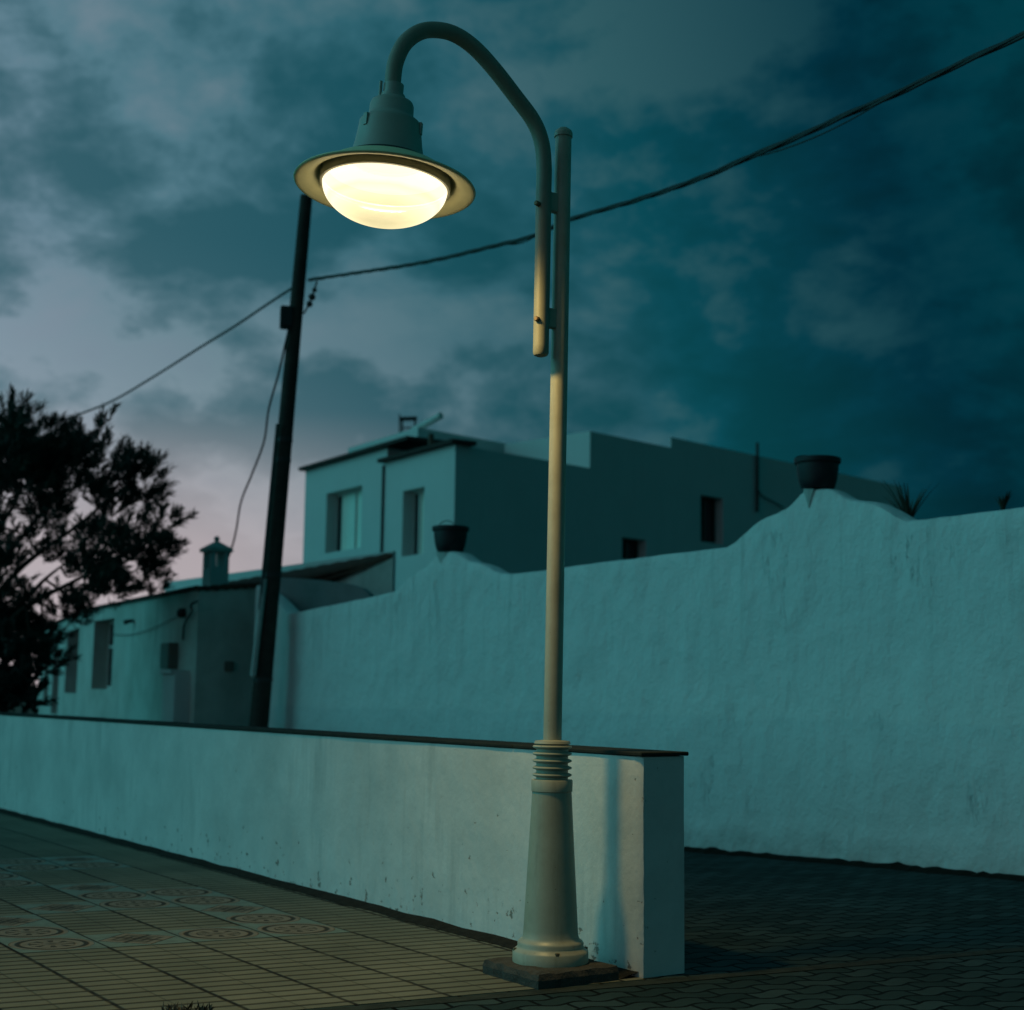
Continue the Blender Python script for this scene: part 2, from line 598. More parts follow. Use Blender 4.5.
def medallion_mat(diamond):
    """smooth slab with a relief medallion; uses the slab's own UV square"""
    m, nt, b = lerp_mat("diamond_slab" if diamond else "medallion_slab")
    u = nt.nodes.new('ShaderNodeUVMap')
    s = nt.nodes.new('ShaderNodeSeparateXYZ')
    L(nt, u.outputs[0], s.inputs[0])
    x = math_node(nt, 'SUBTRACT', s.outputs[0], 0.5)
    y = math_node(nt, 'SUBTRACT', s.outputs[1], 0.5)
    if diamond:
        r = math_node(nt, 'ADD', math_node(nt, 'ABSOLUTE', x), math_node(nt, 'ABSOLUTE', y))
        rings = ramp(nt, r, [(0.0, 0.2), (0.10, 0.9), (0.15, 0.1), (0.24, 0.9), (0.30, 0.2), (0.36, 1.0), (0.44, 1.0), (0.46, 0.0)])
        cross = math_node(nt, 'MINIMUM', math_node(nt, 'ABSOLUTE', math_node(nt, 'ADD', x, y)),
                          math_node(nt, 'ABSOLUTE', math_node(nt, 'SUBTRACT', x, y)))
        rings = math_node(nt, 'MULTIPLY', rings, ramp(nt, cross, [(0.02, 0.2), (0.05, 1.0)]))
    else:
        r = math_node(nt, 'SQRT', math_node(nt, 'ADD', math_node(nt, 'MULTIPLY', x, x), math_node(nt, 'MULTIPLY', y, y)))
        rings = ramp(nt, r, [(0.0, 0.3), (0.10, 0.9), (0.16, 0.15), (0.25, 0.2), (0.27, 1.0), (0.34, 1.0), (0.36, 0.1), (0.40, 0.1),
                             (0.42, 1.0), (0.46, 1.0), (0.48, 0.0)])
        ang = math_node(nt, 'ARCTAN2', y, x)
        pet = math_node(nt, 'SINE', math_node(nt, 'MULTIPLY', ang, 8.0))
        inner = ramp(nt, r, [(0.09, 0.0), (0.13, 1.0), (0.24, 1.0), (0.26, 0.0)])
        rings = math_node(nt, 'MAXIMUM', rings, math_node(nt, 'MULTIPLY', inner, math_node(nt, 'GREATER_THAN', pet, -0.3)))
    v = obj_coord(nt)
    n = noise_tex(nt, v, 12, 6, 0.7)
    col = mix_col(nt, rings, (0.02, 0.022, 0.02), (0.25, 0.22, 0.175))
    edge = math_node(nt, 'ABSOLUTE', y)
    fill = ramp(nt, r, [(0.0, 0.0), (0.47, 0.0), (0.478, 1.0)])
    col = mix_col(nt, fill, col, (0.18, 0.25, 0.225))
    col = mix_col(nt, math_node(nt, 'MULTIPLY', ramp(nt, n, [(0.4, 0.0), (0.75, 1.0)]), 0.5), col, (0.07, 0.068, 0.06))
    col = mix_col(nt, ramp(nt, edge, [(0.478, 0.0), (0.495, 1.0)]), col, (0.02, 0.02, 0.018))
    L(nt, col, b.inputs['Base Color'])
    b.inputs['Roughness'].default_value = 0.8
    b.inputs['Specular IOR Level'].default_value = 0.06
    bump(nt, b, math_node(nt, 'ADD', rings, math_node(nt, 'MULTIPLY', n, 0.3)), 0.7, 0.006)
    return m


# ------------------------------------------------------------------ ground
def sheet(name, xs, ys, fz, mat, loc=(0, 0, 0), rotz=0.0):
    bm = bmesh.new()
    M = Matrix.Translation(loc) @ Matrix.Rotation(rotz, 4, 'Z')
    g = []
    for x in xs:
        row = []
        for y in ys:
            w = M @ Vector((x, y, 0))
            row.append(bm.verts.new((x, y, fz(w.x, w.y))))
        g.append(row)
    for i in range(len(xs) - 1):
        for j in range(len(ys) - 1):
            bm.faces.new((g[i][j], g[i + 1][j], g[i + 1][j + 1], g[i][j + 1]))
    o = link(name, bm, mat)
    o.location = loc
    o.rotation_euler = (0, 0, rotz)
    return structure(o)


def axis_vals(lim, dense, step):
    v = [-lim, -lim * 0.4, -lim * 0.15]
    k = -dense
    while k <= dense + 1e-6:
        v.append(k)
        k += step
    return v + [lim * 0.15, lim * 0.4, lim]


sheet("terrain", axis_vals(900, 60, 4), axis_vals(900, 60, 4), lambda x, y: zg(x, y) - 0.06, terrain_mat())

KROT = math.atan2(-KD.y, -KD.x)                      # local x runs along the kerb to the right
lx = [-22, -8] + [i * 0.75 - 4 for i in range(18)] + [14, 30]
ly = [-14, -6] + [i * 0.75 - 3 for i in range(40)] + [36, 60]
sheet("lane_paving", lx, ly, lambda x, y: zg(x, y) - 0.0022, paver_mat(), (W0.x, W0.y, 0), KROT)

TU0 = uv(ground(215, 934))
TV0 = uv(ground(261, 918))
tv0 = TV0[1] - TILE / 2
tu0 = TU0[0] - K * TU0[1] - TILE / 2
bm = bmesh.new()
pv = [(-0.03, -0.0), (46, 0.0), (46, 14), (-0.03 + K * 14, 14)]
bm.faces.new([bm.verts.new((x, y, 0)) for x, y in pv])
pavement = structure(link("pavement", bm, sidewalk_mat(tu0, tv0)))
pavement.location = W0
pavement.rotation_euler = (0, 0, ROTZ)

# flush kerb and the dirty gutter at the foot of the low wall
bm = bmesh.new()
sk = KD
e0 = W0 - KD * 9 - U * 0.06
nrm = Vector((-KD.y, KD.x, 0))
if nrm.dot(U) > 0:
    nrm = -nrm
prev = None
for i in range(89):
    a = e0 + KD * (22 * i / 88)
    w_ = 0.008 * noise.noise(Vector((i * 0.9, 2, 2)))
    cur = []
    for p in (a - nrm * w_, a + nrm * (0.085 + w_)):
        cur.append(bm.verts.new((p.x, p.y, 0.001 + zg(p.x, p.y))))
    if prev:
        bm.faces.new((prev[0], prev[1], cur[1], cur[0]))
    prev = cur
structure(link("kerb_strip", bm, simple("flush_kerb_stone", (0.042, 0.052, 0.045), 0.9, 0, (0.010, 0.014, 0.013), 0.7, 9, 0.006)))

bm = bmesh.new()
prev = None
for i in range(280):
    u = 0.02 + i * 0.15
    wv = 0.095 + 0.025 * noise.noise(Vector((u * 2.3, 0, 4))) + 0.02 * noise.noise(Vector((u * 9, 3, 4)))
    hh = 0.014 + 0.008 * noise.noise(Vector((u * 3, 8, 1)))
    cur = [bm.verts.new(wp(u, -0.02, hh + 0.012)), bm.verts.new(wp(u, wv * 0.55, hh)), bm.verts.new(wp(u, wv, 0.003))]
    if prev:
        bm.faces.new((prev[0], prev[1], cur[1], cur[0]))
        bm.faces.new((prev[1], prev[2], cur[2], cur[1]))
    prev = cur
structure(link("gutter", bm, simple("gutter_dirt", (0.028, 0.027, 0.022), 1.0, 0, (0.012, 0.012, 0.011), 0.8, 20, 0.012)))

# decorative slabs: columns count away from the lamp, rows count out from the wall
circ, diam = [], []
pattern = {(0, 0): 'c', (0, 1): 'c', (0, 2): 'd', (0, 3): 'c', (1, 0): 'c', (1, 3): 'c', (2, 0): 'd', (1, 1): 'p', (2, 3): 'd',
           (3, 0): 'c', (3, 1): 'c', (4, 1): 'c', (4, 0): 'c', (3, 2): 'd', (5, 1): 'd', (6, 2): 'c', (6, 3): 'c', (7, 2): 'c', (7, 3): 'd',
           (8, 1): 'c', (9, 1): 'c', (9, 0): 'd', (8, 0): 'c', (6, 5): 'c', (7, 5): 'c', (0, 5): 'c', (1, 5): 'c', (0, 6): 'd', (3, 4): 'c', (4, 4): 'c'}
for kind, nm in (('c', "medallion_slabs"), ('d', "diamond_slabs")):
    bm = bmesh.new()
    uvl = bm.loops.layers.uv.new("UVMap")
    for (c, r), k in pattern.items():
        if k != kind:
            continue
        q = []
        for du, dv in ((0, 0), (1, 0), (1, 1), (0, 1)):
            vv = tv0 + (r + dv) * TILE
            uu = tu0 + (c + du) * TILE + K * vv
            q.append(bm.verts.new(wp(uu, vv, 0.0012)))
        f = bm.faces.new(q)
        for lp, co in zip(f.loops, ((0, 0), (1, 0), (1, 1), (0, 1))):
            lp[uvl].uv = co
    structure(link(nm, bm, medallion_mat(kind == 'd')))


# ------------------------------------------------------------------ low wall
hc = hit(641, 757, W0, Vector((0.98, 0.2, 0)))       # its height at the corner
WH = hc.z
pt_r = ground(683, 976)
WT = (pt_r - W0).dot(-NN) * 1.36
low = thing("low_wall", "low white plastered wall with thin dark coping beside the street lamp", "wall", wp(0, -WT / 2))
bm = bmesh.new()
LEN = 44
us = [0, 0.012, 0.05] + [0.12 * i for i in range(1, 100)] + [12 + i * 1.0 for i in range(0, 33)]
prev = None
for i, u in enumerate(us):
    inset = 0.012 if i == 0 else (0.004 if i == 1 else 0.0)
    sec = []
    zb = min(0.0, zg(*wp(u, -WT)[:2])) - 0.15
    for j in range(31):
        z = WH * j / 30
        w = 0.004 * noise.noise(Vector((u * 2.1, z * 2.1, 1.7))) + 0.0025 * noise.noise(Vector((u * 7, z * 7, 5)))
        if i < 2:
            w -= 0.012 * max(0.0, noise.noise(Vector((3.3, z * 9, 8)))) * (1 if i == 0 else 0.4)
        sec.append(wp(u + (0.006 * noise.noise(Vector((1.1, z * 6, 4))) if i == 0 else 0), w - inset, z if j else -0.02))
    for j in range(5):
        z = WH - (WH - zb) * j / 4
        sec.append(wp(u, -WT + inset + 0.004 * noise.noise(Vector((u * 2, z * 2, 9))), z))
    cur = [bm.verts.new(p) for p in sec]
    if prev:
        for k in range(len(cur) - 1):
            bm.faces.new((prev[k], prev[k + 1], cur[k + 1], cur[k]))
    else:
        bm.faces.new(cur)
    prev = cur
body = link("wall_body", bm, M_LOWWALL, low, smooth=True)
bm = bmesh.new()
ov = 0.011
u = -ov
k = 0
while u < LEN:
    ln = 0.9 + 0.5 * random.random()
    dz = 0.003 * random.random()
    add_box(bm, wp(u, ov, WH + 0.003), U * (ln - 0.004), -NN * (WT + 2 * ov), UP * (0.018 + dz))
    u += ln
bmesh.ops.bevel(bm, geom=bm.edges[:], offset=0.004, segments=1, affect='EDGES')
link("coping", bm, M_COPING, low)

# ------------------------------------------------------------------ street lamp
pl, pf, pr = ground(479, 973), ground(540, 991), ground(617, 980)
base = (pl + pr) / 2
base.x += 0.013
hs = 0.215
PZ = 0.068
lamp = thing("street_lamp", "cream curved-arm street lamp glowing over the pavement", "street lamp", base)
bm = bmesh.new()
g = 14
vs = {}
for i in range(g + 1):
    for j in range(g + 1):
        a, b_ = (i / g - .5) * 2 * hs, (j / g - .5) * 2 * hs
        p = base + U * a + NN * b_
        zt = PZ + 0.006 * noise.noise(p * 14)
        if i in (0, g) or j in (0, g):
            zt -= 0.008 + 0.008 * noise.noise(p * 40)
        vs[i, j] = bm.verts.new((p.x, p.y, zt))
for i in range(g):
    for j in range(g):
        bm.faces.new((vs[i, j], vs[i + 1, j], vs[i + 1, j + 1], vs[i, j + 1]))
border = [(i, 0) for i in range(g)] + [(g, j) for j in range(g)] + [(i, g) for i in range(g, 0, -1)] + [(0, j) for j in range(g, 0, -1)]
rows = [[vs[b_] for b_ in border]]
for z, ex in ((0.035, 0.010), (-0.03, 0.006)):
    row = []
    for b_ in border:
        p = vs[b_].co
        d = (Vector((p.x, p.y, 0)) - Vector((base.x, base.y, 0))).normalized()
        p2 = Vector((p.x, p.y, z)) + d * (ex + 0.010 * noise.noise(p * 31))
        row.append(bm.verts.new(p2))
    rows.append(row)
for a, b_ in zip(rows[:-1], rows[1:]):
    for k in range(len(a)):
        m = (k + 1) % len(a)
        bm.faces.new((a[k], a[m], b_[m], b_[k]))
link("concrete_footing", bm, M_PLINTH, lamp)


def zl(py, px=553):                                   # height on the lamp's axis for a picture row
    return at(px, py, base.y).z


z_fl0, z_fl1 = PZ, zl(952)
fb = base.copy()
fb.z = 0
T0 = Matrix.Translation(fb)
S = at(554, 760, base.y).length / F                    # metres per pixel here (approx.)
S = (at(564, 800, base.y) - at(554, 800, base.y)).length / 10
zA, zB, zC, zD, zE = zl(943), zl(791), zl(779.5), zl(778), zl(743.5)
prof = [(0.0, PZ), (37.5 * S, PZ), (37.5 * S, PZ + 0.045), (36.3 * S, PZ + 0.052), (33.5 * S, PZ + 0.062), (32.5 * S, PZ + 0.070),
        (32.8 * S, PZ + 0.082), (31.5 * S, PZ + 0.092), (29 * S, PZ + 0.098), (27.6 * S, PZ + 0.112),
        (27.0 * S, PZ + 0.14), (19.8 * S, zB - 0.004), (20.6 * S, zB), (20.8 * S, zC - 0.004), (20.2 * S, zC), (16 * S, zC + 0.002)]
nr = 5
zt = zE
stp = (zt - zC - 0.004) / nr
for k in range(nr):
    z = zC + 0.008 + stp * k
    prof += [(16 * S, z + stp * .1), (19.4 * S, z + stp * .28), (19.8 * S, z + stp * .42), (19.4 * S, z + stp * .56), (16 * S, z + stp * .74)]
prof += [(18.5 * S, zt), (17.5 * S, zt + 0.012), (9 * S, zt + 0.016)]
bm = bmesh.new()
add_lathe(bm, prof, 64, T0)
col_o = link("base_column", bm, M_LAMP, lamp, smooth=True)
for k in range(4):
    bm = bmesh.new()
    a = ROTZ + math.pi / 4 + k * math.pi / 2 + 0.35
    add_lathe(bm, [(0.0, 0.0), (0.011, 0.0), (0.011, 0.012), (0.0, 0.014)], 6,
              T0 @ Matrix.Translation((35.2 * S * math.cos(a), 35.2 * S * math.sin(a), PZ + 0.048)))
    link("anchor_bolt", bm, M_BOLT, col_o)

# pole (leans a touch to the right, as the column does)
p_bot = fb + UP * (zt - 0.01)
p_top = at(563.5, 133, base.y)
bm = bmesh.new()
ax = (p_top - p_bot)
rp0, rp1 = 9.3 * S, 8.6 * S
n = 12
add_tube(bm, [p_bot + ax * (i / n) for i in range(n + 1)] + [p_top + ax.normalized() * 0.012, p_top + ax.normalized() * 0.022, p_top + ax.normalized() * 0.026],
         [rp0 + (rp1 - rp0) * i / n for i in range(n + 1)] + [rp1 * 0.9, rp1 * 0.6, rp1 * 0.2], 32)
pole = link("pole", bm, M_LAMP, lamp, smooth=True)
bm = bmesh.new()
add_tube(bm, [p_top - ax.normalized() * 0.022, p_top - ax.normalized() * 0.004], [rp1 * 1.14, rp1 * 1.14], 32)
add_lathe(bm, [(rp1 * 1.14, 0), (rp1 * 1.0, 0.014), (rp1 * 0.55, 0.028), (0, 0.033)], 32, Matrix.Translation(p_top - ax.normalized() * 0.004))
link("pole_cap", bm, M_LAMP, pole, smooth=True)

# arm: in a vertical plane that turns slightly toward the viewer
AD = Vector((-0.87, -0.50, 0)).normalized()
arm_px = [(540.8, 353), (542.6, 259), (543.6, 195), (544.0, 166), (541.5, 142), (533, 120.5), (515, 96), (494, 69), (474, 47.5), (455, 34.5),
          (437, 30.0), (420, 32), (405, 43), (396, 61), (393.0, 80), (392.6, 98)]
arm_pts = [hit(x, y, p_top, AD) for x, y in arm_px]
ra = 8.2 * S
path = smooth_path(arm_pts, 8)
bm = bmesh.new()
t0 = (path[0] - path[1]).normalized()
add_tube(bm, [path[0] + t0 * 0.018, path[0] + t0 * 0.012] + path, [ra * 0.45, ra * 0.85] + [ra] * len(path), 28)
arm = link("arm", bm, M_ARM, lamp, smooth=True)
for y in (203, 319):
    pc = hit(553, y, p_top, AD)
    bm = bmesh.new()
    side = AD.cross(UP).normalized()
    ln, ht, wd = 0.07, 0.095, 0.036
    add_box(bm, pc - AD * ln / 2 - side * wd / 2 - UP * ht / 2, AD * ln, side * wd, UP * ht)
    bmesh.ops.bevel(bm, geom=bm.edges[:], offset=0.004, segments=1, affect='EDGES')
    br = link("bracket", bm, M_LAMP, lamp)
    bm = bmesh.new()
    h0 = hit(541.5, y + 3 - (0 if y < 250 else 1), p_top, AD) + AD * (ra * 0.55) + Vector((0, -1, 0)) * ra * 0.55
    dirn = (AD + Vector((0, -1, 0)) * 0.8).normalized()
    add_tube(bm, [h0 - dirn * 0.01, h0 + dirn * 0.016, h0 + dirn * 0.020], [0.013, 0.013, 0.008], 8)
    link("bolt", bm, M_BOLT, br)

# lamp head
top_h = arm_pts[-1]
rim_c = hit(385, 187, p_top, AD)
hz = (top_h - rim_c).normalized()
hx = AD - hz * AD.dot(hz)
hx.normalize()
hy = hz.cross(hx)
HM = Matrix((hx, hy, hz)).transposed().to_4x4()
HM.translation = rim_c
SL = (at(395, 187, rim_c.y) - at(385, 187, rim_c.y)).length / 10
RR = 90.5 * SL
RB = 62.5 * SL
k_ = RR / 90.5
hl = (top_h - rim_c).length
bm = bmesh.new()
zs = hl / 0.41
add_lathe(bm, [(39 * k_, 0.105 * zs), (37.5 * k_, 0.125 * zs), (36.5 * k_, 0.14 * zs), (34 * k_, 0.19 * zs), (32.2 * k_, 0.245 * zs), (31.5 * k_, 0.275 * zs),
               (31.2 * k_, 0.288 * zs), (29.5 * k_, 0.296 * zs), (24 * k_, 0.315 * zs), (22.6 * k_, 0.325 * zs), (22.2 * k_, 0.372 * zs), (21 * k_, 0.385 * zs),
               (13 * k_, 0.405 * zs), (12.5 * k_, 0.42 * zs), (0, 0.42 * zs)], 64)
head = link("lamp_head", bm, M_LAMPHEAD, local=True, smooth=True)
head.parent = lamp
head.matrix_basis = Matrix.Translation(-Vector(base)) @ HM


def hpart(name, bm, mat, smooth=True):
    o = link(name, bm, mat, local=True, smooth=smooth)
    o.parent = head
    return o


bm = bmesh.new()                                       # shade: closed shell, flared brim
outer = [(90.5, -0.004), (91.0, 0.000), (90.2, 0.006), (84, 0.018), (76, 0.034), (67, 0.060), (58, 0.086), (46, 0.106), (36, 0.116)]
inner = [(35, 0.110), (66, 0.052), (68, 0.040), (72, 0.020), (79, 0.006), (86, -0.004), (89, -0.007)]
add_lathe(bm, [(r * k_, z) for r, z in outer] + [(r * k_, z) for r, z in inner], 96, close=True)
hpart("shade", bm, M_SHADE)
bm = bmesh.new()                                       # ring that holds the glass
add_lathe(bm, [(62.6 * k_, -0.004), (65.0 * k_, -0.003), (65.6 * k_, 0.004), (65.2 * k_, 0.05), (63.0 * k_, 0.05), (62.2 * k_, 0.010)], 96, close=True)
hpart("glass_ring", bm, M_LAMP)
bm = bmesh.new()                                       # lining over the bulb
add_lathe(bm, [(62 * k_, 0.02)] + [(61 * k_ * math.cos(a / 12 * math.pi / 2) if a < 12 else 0, 0.03 + 0.13 * math.sin(a / 12 * math.pi / 2)) for a in range(13)], 64)
hpart("lining", bm, M_INSIDE)
bm = bmesh.new()
dep = 0.60 * RB
bp = [(RB * 0.985, 0.012)]
for i in range(0, 21):
    a = math.pi / 2 * i / 20
    bp.append((RB * math.cos(a) if i < 20 else 0.0, -dep * math.sin(a)))
add_lathe(bm, bp, 96)
hpart("glass_bowl", bm, M_BOWL)
for a in (0.3, 2.4, 4.5):                              # clips on the housing
    bm = bmesh.new()
    c = Vector((31.4 * k_ * math.cos(a), 31.4 * k_ * math.sin(a), 0.27 * zs))
    t = Vector((-math.sin(a), math.cos(a), 0))
    r = Vector((math.cos(a), math.sin(a), 0))
    add_box(bm, c - t * 0.011 - r * 0.006 - UP * 0.035, t * 0.022, r * 0.016, UP * 0.055)
    hpart("clip", bm, M_LAMPHEAD, False)
bm = bmesh.new()
add_tube(bm, [(13 * k_, -0.01, 0.40 * zs), (13.2 * k_, -0.01, 0.475 * zs)], 0.008, 8)
add_tube(bm, [(0, 0, 0.40 * zs), (0, 0, 0.47 * zs)], 10.4 * k_, 28)
hpart("neck_collar", bm, M_LAMPHEAD)

# bulb (the lamp that is lit)
ld = bpy.data.lights.new("lamp_bulb", 'SPOT')
ld.spot_size = math.radians(172)
ld.spot_blend = 1.0
ld.energy = 165 / BOWL_CLEAR
ld.color = (1.0, 0.70, 0.25)
ld.shadow_soft_size = 0.105
lo = bpy.data.objects.new("lamp_bulb", ld)
COL.objects.link(lo)
lo.parent = head
lo.location = (0, 0, 0.088)

# ------------------------------------------------------------------ garden wall
top_px = [(1040, 503), (1024, 505.5), (960, 513.5), (922, 518.5), (906, 519.6), (897, 514.5), (886, 508), (877, 503.5), (868, 500.8), (856, 499.8), (846, 498.2),
          (839, 495), (832, 490.5), (826, 488.2), (815, 487.6), (807, 488.2), (801, 491), (794, 499), (788, 506), (778, 511), (767, 515), (756, 521), (742, 533),
          (733, 541.5), (724, 546.5), (700, 549.2), (650, 555.5), (600, 561.5), (549, 568.8), (515, 572.6), (501, 573.8), (493, 571), (485, 566), (478, 563), (468, 561.0),
          (461, 556), (456, 552), (450, 550.8), (444, 551), (438, 552.5), (433, 558.5), (427, 565), (416, 571), (407, 577), (400, 585), (394, 590.5), (384, 593),
          (350, 600.5), (310, 608.5), (292, 612.3), (286, 611.5), (279, 604), (272, 596.5), (264, 590), (256, 585)]
prof = []
for x, y in top_px:
    p = hit(x, y, B0, BD)
    prof.append(((p - B0).dot(BD), p.z))
prof.sort()
# extend out of frame to the right
t_first, z_first = prof[0]
prof = [(t_first - 7.0, z_first + 0.12), (t_first - 3.0, z_first + 0.06)] + prof


def top_z(t):
    for (a, za), (b_, zb) in zip(prof[:-1], prof[1:]):
        if a <= t <= b_:
            return za + (zb - za) * (t - a) / max(1e-6, b_ - a)
    return prof[-1][1] if t > prof[-1][0] else prof[0][1]


TT = 0.24
ts = []
t = prof[0][0]
while t < prof[-1][0]:
    ts.append(t)
    t += 0.05 if t > t_first - 0.5 else 0.3
ts.append(prof[-1][0])
bw_loc = B0 + BD * 5
bm = bmesh.new()
prev = None
NR = 44
for t in ts:
    q = B0 + BD * t
    zt_ = top_z(t) - 0.02
    zb = min(SLOPE * t, 0.0) if t > 0 else 0.0
    sec = []
    for j in range(NR + 1):
        z = zb - 0.12 + (zt_ - zb + 0.12) * j / NR
        w = 0.028 * noise.noise(Vector((t * 1.3, z * 1.1, 3.3))) + 0.014 * noise.noise(Vector((t * 4.2, z * 3.2, 7))) + 0.007 * noise.noise(Vector((t * 10, z * 8, 2)))
        hgt = z - zb
        if hgt < 0.28:                                  # thick, lumpy render skirt
            w += 0.022 * min(1, (0.28 - hgt) / 0.05) + 0.012 * noise.noise(Vector((t * 3.7, hgt * 5, 1)))
        w -= 0.006 if j == NR else 0
        p = q + BN * w
        sec.append(Vector((p.x, p.y, z)))
    zt2 = top_z(t)
    for f_, dz in ((0.12, 0.012), (0.3, 0.02), (0.7, 0.02), (0.88, 0.012), (1.0, 0.0)):
        p = q - BN * TT * f_
        sec.append(Vector((p.x, p.y, zt_ + dz + 0.006 * noise.noise(Vector((t * 5, f_ * 3, 1))))))
    p = q - BN * TT
    sec.append(Vector((p.x, p.y, zb - 0.12)))
    cur = [bm.verts.new(v) for v in sec]
    if prev:
        for k in range(len(cur) - 1):
            bm.faces.new((prev[k], prev[k + 1], cur[k + 1], cur[k]))
    else:
        bm.faces.new(cur)
    prev = cur
bm.faces.new(prev)
gw = link("garden_wall", bm, M_BIGWALL, None, smooth=True, loc=Vector((bw_loc.x, bw_loc.y, SLOPE * 5)))
tag(gw, "tall white garden wall with humped top carrying two dark pots", "wall")

# dark uneven strip along its foot, sharing the pots' soil material
bm = bmesh.new()
prev = None
t = -4.0
while t < 17:
    wv = 0.10 + 0.06 * noise.noise(Vector((t * 2.1, 0, 4))) + 0.04 * noise.noise(Vector((t * 8, 3, 4)))
    hh = 0.022 + 0.03 * max(0, noise.noise(Vector((t * 5, 8, 1)))) + 0.012 * noise.noise(Vector((t * 17, 8, 1)))
    q = B0 + BD * t
    cur = []
    for w, z in ((-0.03, hh + 0.012), (0.045 + wv * 0.3, hh), (0.045 + wv, -0.014)):
        p = q + BN * w
        cur.append(bm.verts.new((p.x, p.y, zg(p.x, p.y) + z)))
    if prev:
        bm.faces.new((prev[0], prev[1], cur[1], cur[0]))
        bm.faces.new((prev[1], prev[2], cur[2], cur[1]))
    prev = cur
    t += 0.06
structure(link("wall_foot_strip", bm, M_SOIL))


# ------------------------------------------------------------------ pots on the wall
def make_pot(cx, cy_top, cy_bot, half_w, label, tilt, dead):
    c = hit(cx - 7, cy_bot, B0, BD) - BN * 0.10
    pt_ = hit(cx - 7, cy_top, B0, BD) - BN * 0.10
    t = (c - B0).dot(BD)
    c.z = top_z(t) + 0.001
    hgt = pt_.z - c.z
    r = half_w * c.y / F
    o = thing("plant_pot", label, "plant pot", c, "pots on the wall humps")
    bm = bmesh.new()
    add_lathe(bm, [(0, 0.004), (r * 0.70, 0), (r * 0.75, 0.01), (r * 0.86, hgt * 0.30), (r * 0.93, hgt * 0.62), (r * 0.94, hgt * 0.80), (r * 1.02, hgt * 0.82), (r * 1.04, hgt * 0.86), (r * 1.04, hgt * 0.98),
                   (r * 0.97, hgt), (r * 0.92, hgt * 0.98), (r * 0.88, hgt * 0.84), (0, hgt * 0.82)], 40, Matrix.Translation(c))
    link("pot_body", bm, M_POT, o, smooth=True)
    bm = bmesh.new()
    add_lathe(bm, [(r * 0.9, hgt * 0.85), (r * 0.5, hgt * 0.90), (0, hgt * 0.91)], 24, Matrix.Translation(c))
    link("soil", bm, M_SOIL, o)
    bm = bmesh.new()
    a0 = c + Vector((-r * 0.55, 0, hgt * 0.94))
    pts = []
    for i in range(17):
        a = math.pi * i / 16
        pts.append(c + Vector((-r * dead * 0.2 - r * 0.48 * math.cos(a), 0.25 * r * math.sin(a), hgt * 0.95 + r * tilt * math.sin(a))))
    add_tube(bm, pts, 0.006, 6)
    link("handle", bm, M_DARKMETAL, o)
    return o


make_pot(450, 526, 550.8, 18.0, "smaller black pot on the far hump of the wall, in front of the house", 0.42, 1.0)
p2 = make_pot(817, 457, 487.6, 22.5, "larger black pot on the near hump of the wall, against the sky", 0.22, 2.6)

# small raised grey-green wedges below each pot, darker than the wall
for cx, cy in ((441.5, 551), (809, 488)):
    bm = bmesh.new()
    a = hit(cx - 5, cy + 1.0, B0, BD)
    b_ = hit(cx + 5.5, cy + 1.0, B0, BD)
    c = hit(cx + 0.5, cy + (15 if cx < 500 else 20), B0, BD)
    v = [bm.verts.new(a + BN * 0.014), bm.verts.new(b_ + BN * 0.014), bm.verts.new(c + BN * 0.012)]
    mid = bm.verts.new((a + b_) / 2 + BN * 0.026)
    back = [bm.verts.new(x - BN * 0.05) for x in (a, b_, c)]
    bm.faces.new((v[0], mid, v[2]))
    bm.faces.new((mid, v[1], v[2]))
    bm.faces.new((v[0], v[1], mid))
    bm.faces.new(back)
    for i in range(3):
        j = (i + 1) % 3
        bm.faces.new((v[i], v[j], back[j], back[i]))
    link("pot_wedge", bm, simple("grey_green_wedge", (0.40, 0.44, 0.41), 0.8), gw)


# ------------------------------------------------------------------ walls with openings
def facade(bm, o, d, length, z0, z1, holes, depth, inward):
    """vertical wall from o along d; holes = (t0, t1, za, zb); recess walls go 'depth' along inward"""
    tsx = sorted({0.0, length, *[h[0] for h in holes], *[h[1] for h in holes]})
    zsx = sorted({z0, z1, *[h[2] for h in holes], *[h[3] for h in holes]})

    def P(t, z, k=0.0):
        p = o + d * t + inward * k
        return Vector((p.x, p.y, z))
    for i in range(len(tsx) - 1):
        for j in range(len(zsx) - 1):
            tm, zm = (tsx[i] + tsx[i + 1]) / 2, (zsx[j] + zsx[j + 1]) / 2
            if any(h[0] < tm < h[1] and h[2] < zm < h[3] for h in holes):
                continue
            bm.faces.new([bm.verts.new(P(t, z)) for t, z in ((tsx[i], zsx[j]), (tsx[i + 1], zsx[j]), (tsx[i + 1], zsx[j + 1]), (tsx[i], zsx[j + 1]))])
    for a, b_, c, e in holes:
        q = [(a, c), (b_, c), (b_, e), (a, e)]
        for k in range(4):
            (t0_, za), (t1_, zb) = q[k], q[(k + 1) % 4]
            bm.faces.new([bm.verts.new(P(t0_, za)), bm.verts.new(P(t1_, zb)), bm.verts.new(P(t1_, zb, depth)), bm.verts.new(P(t0_, za, depth))])


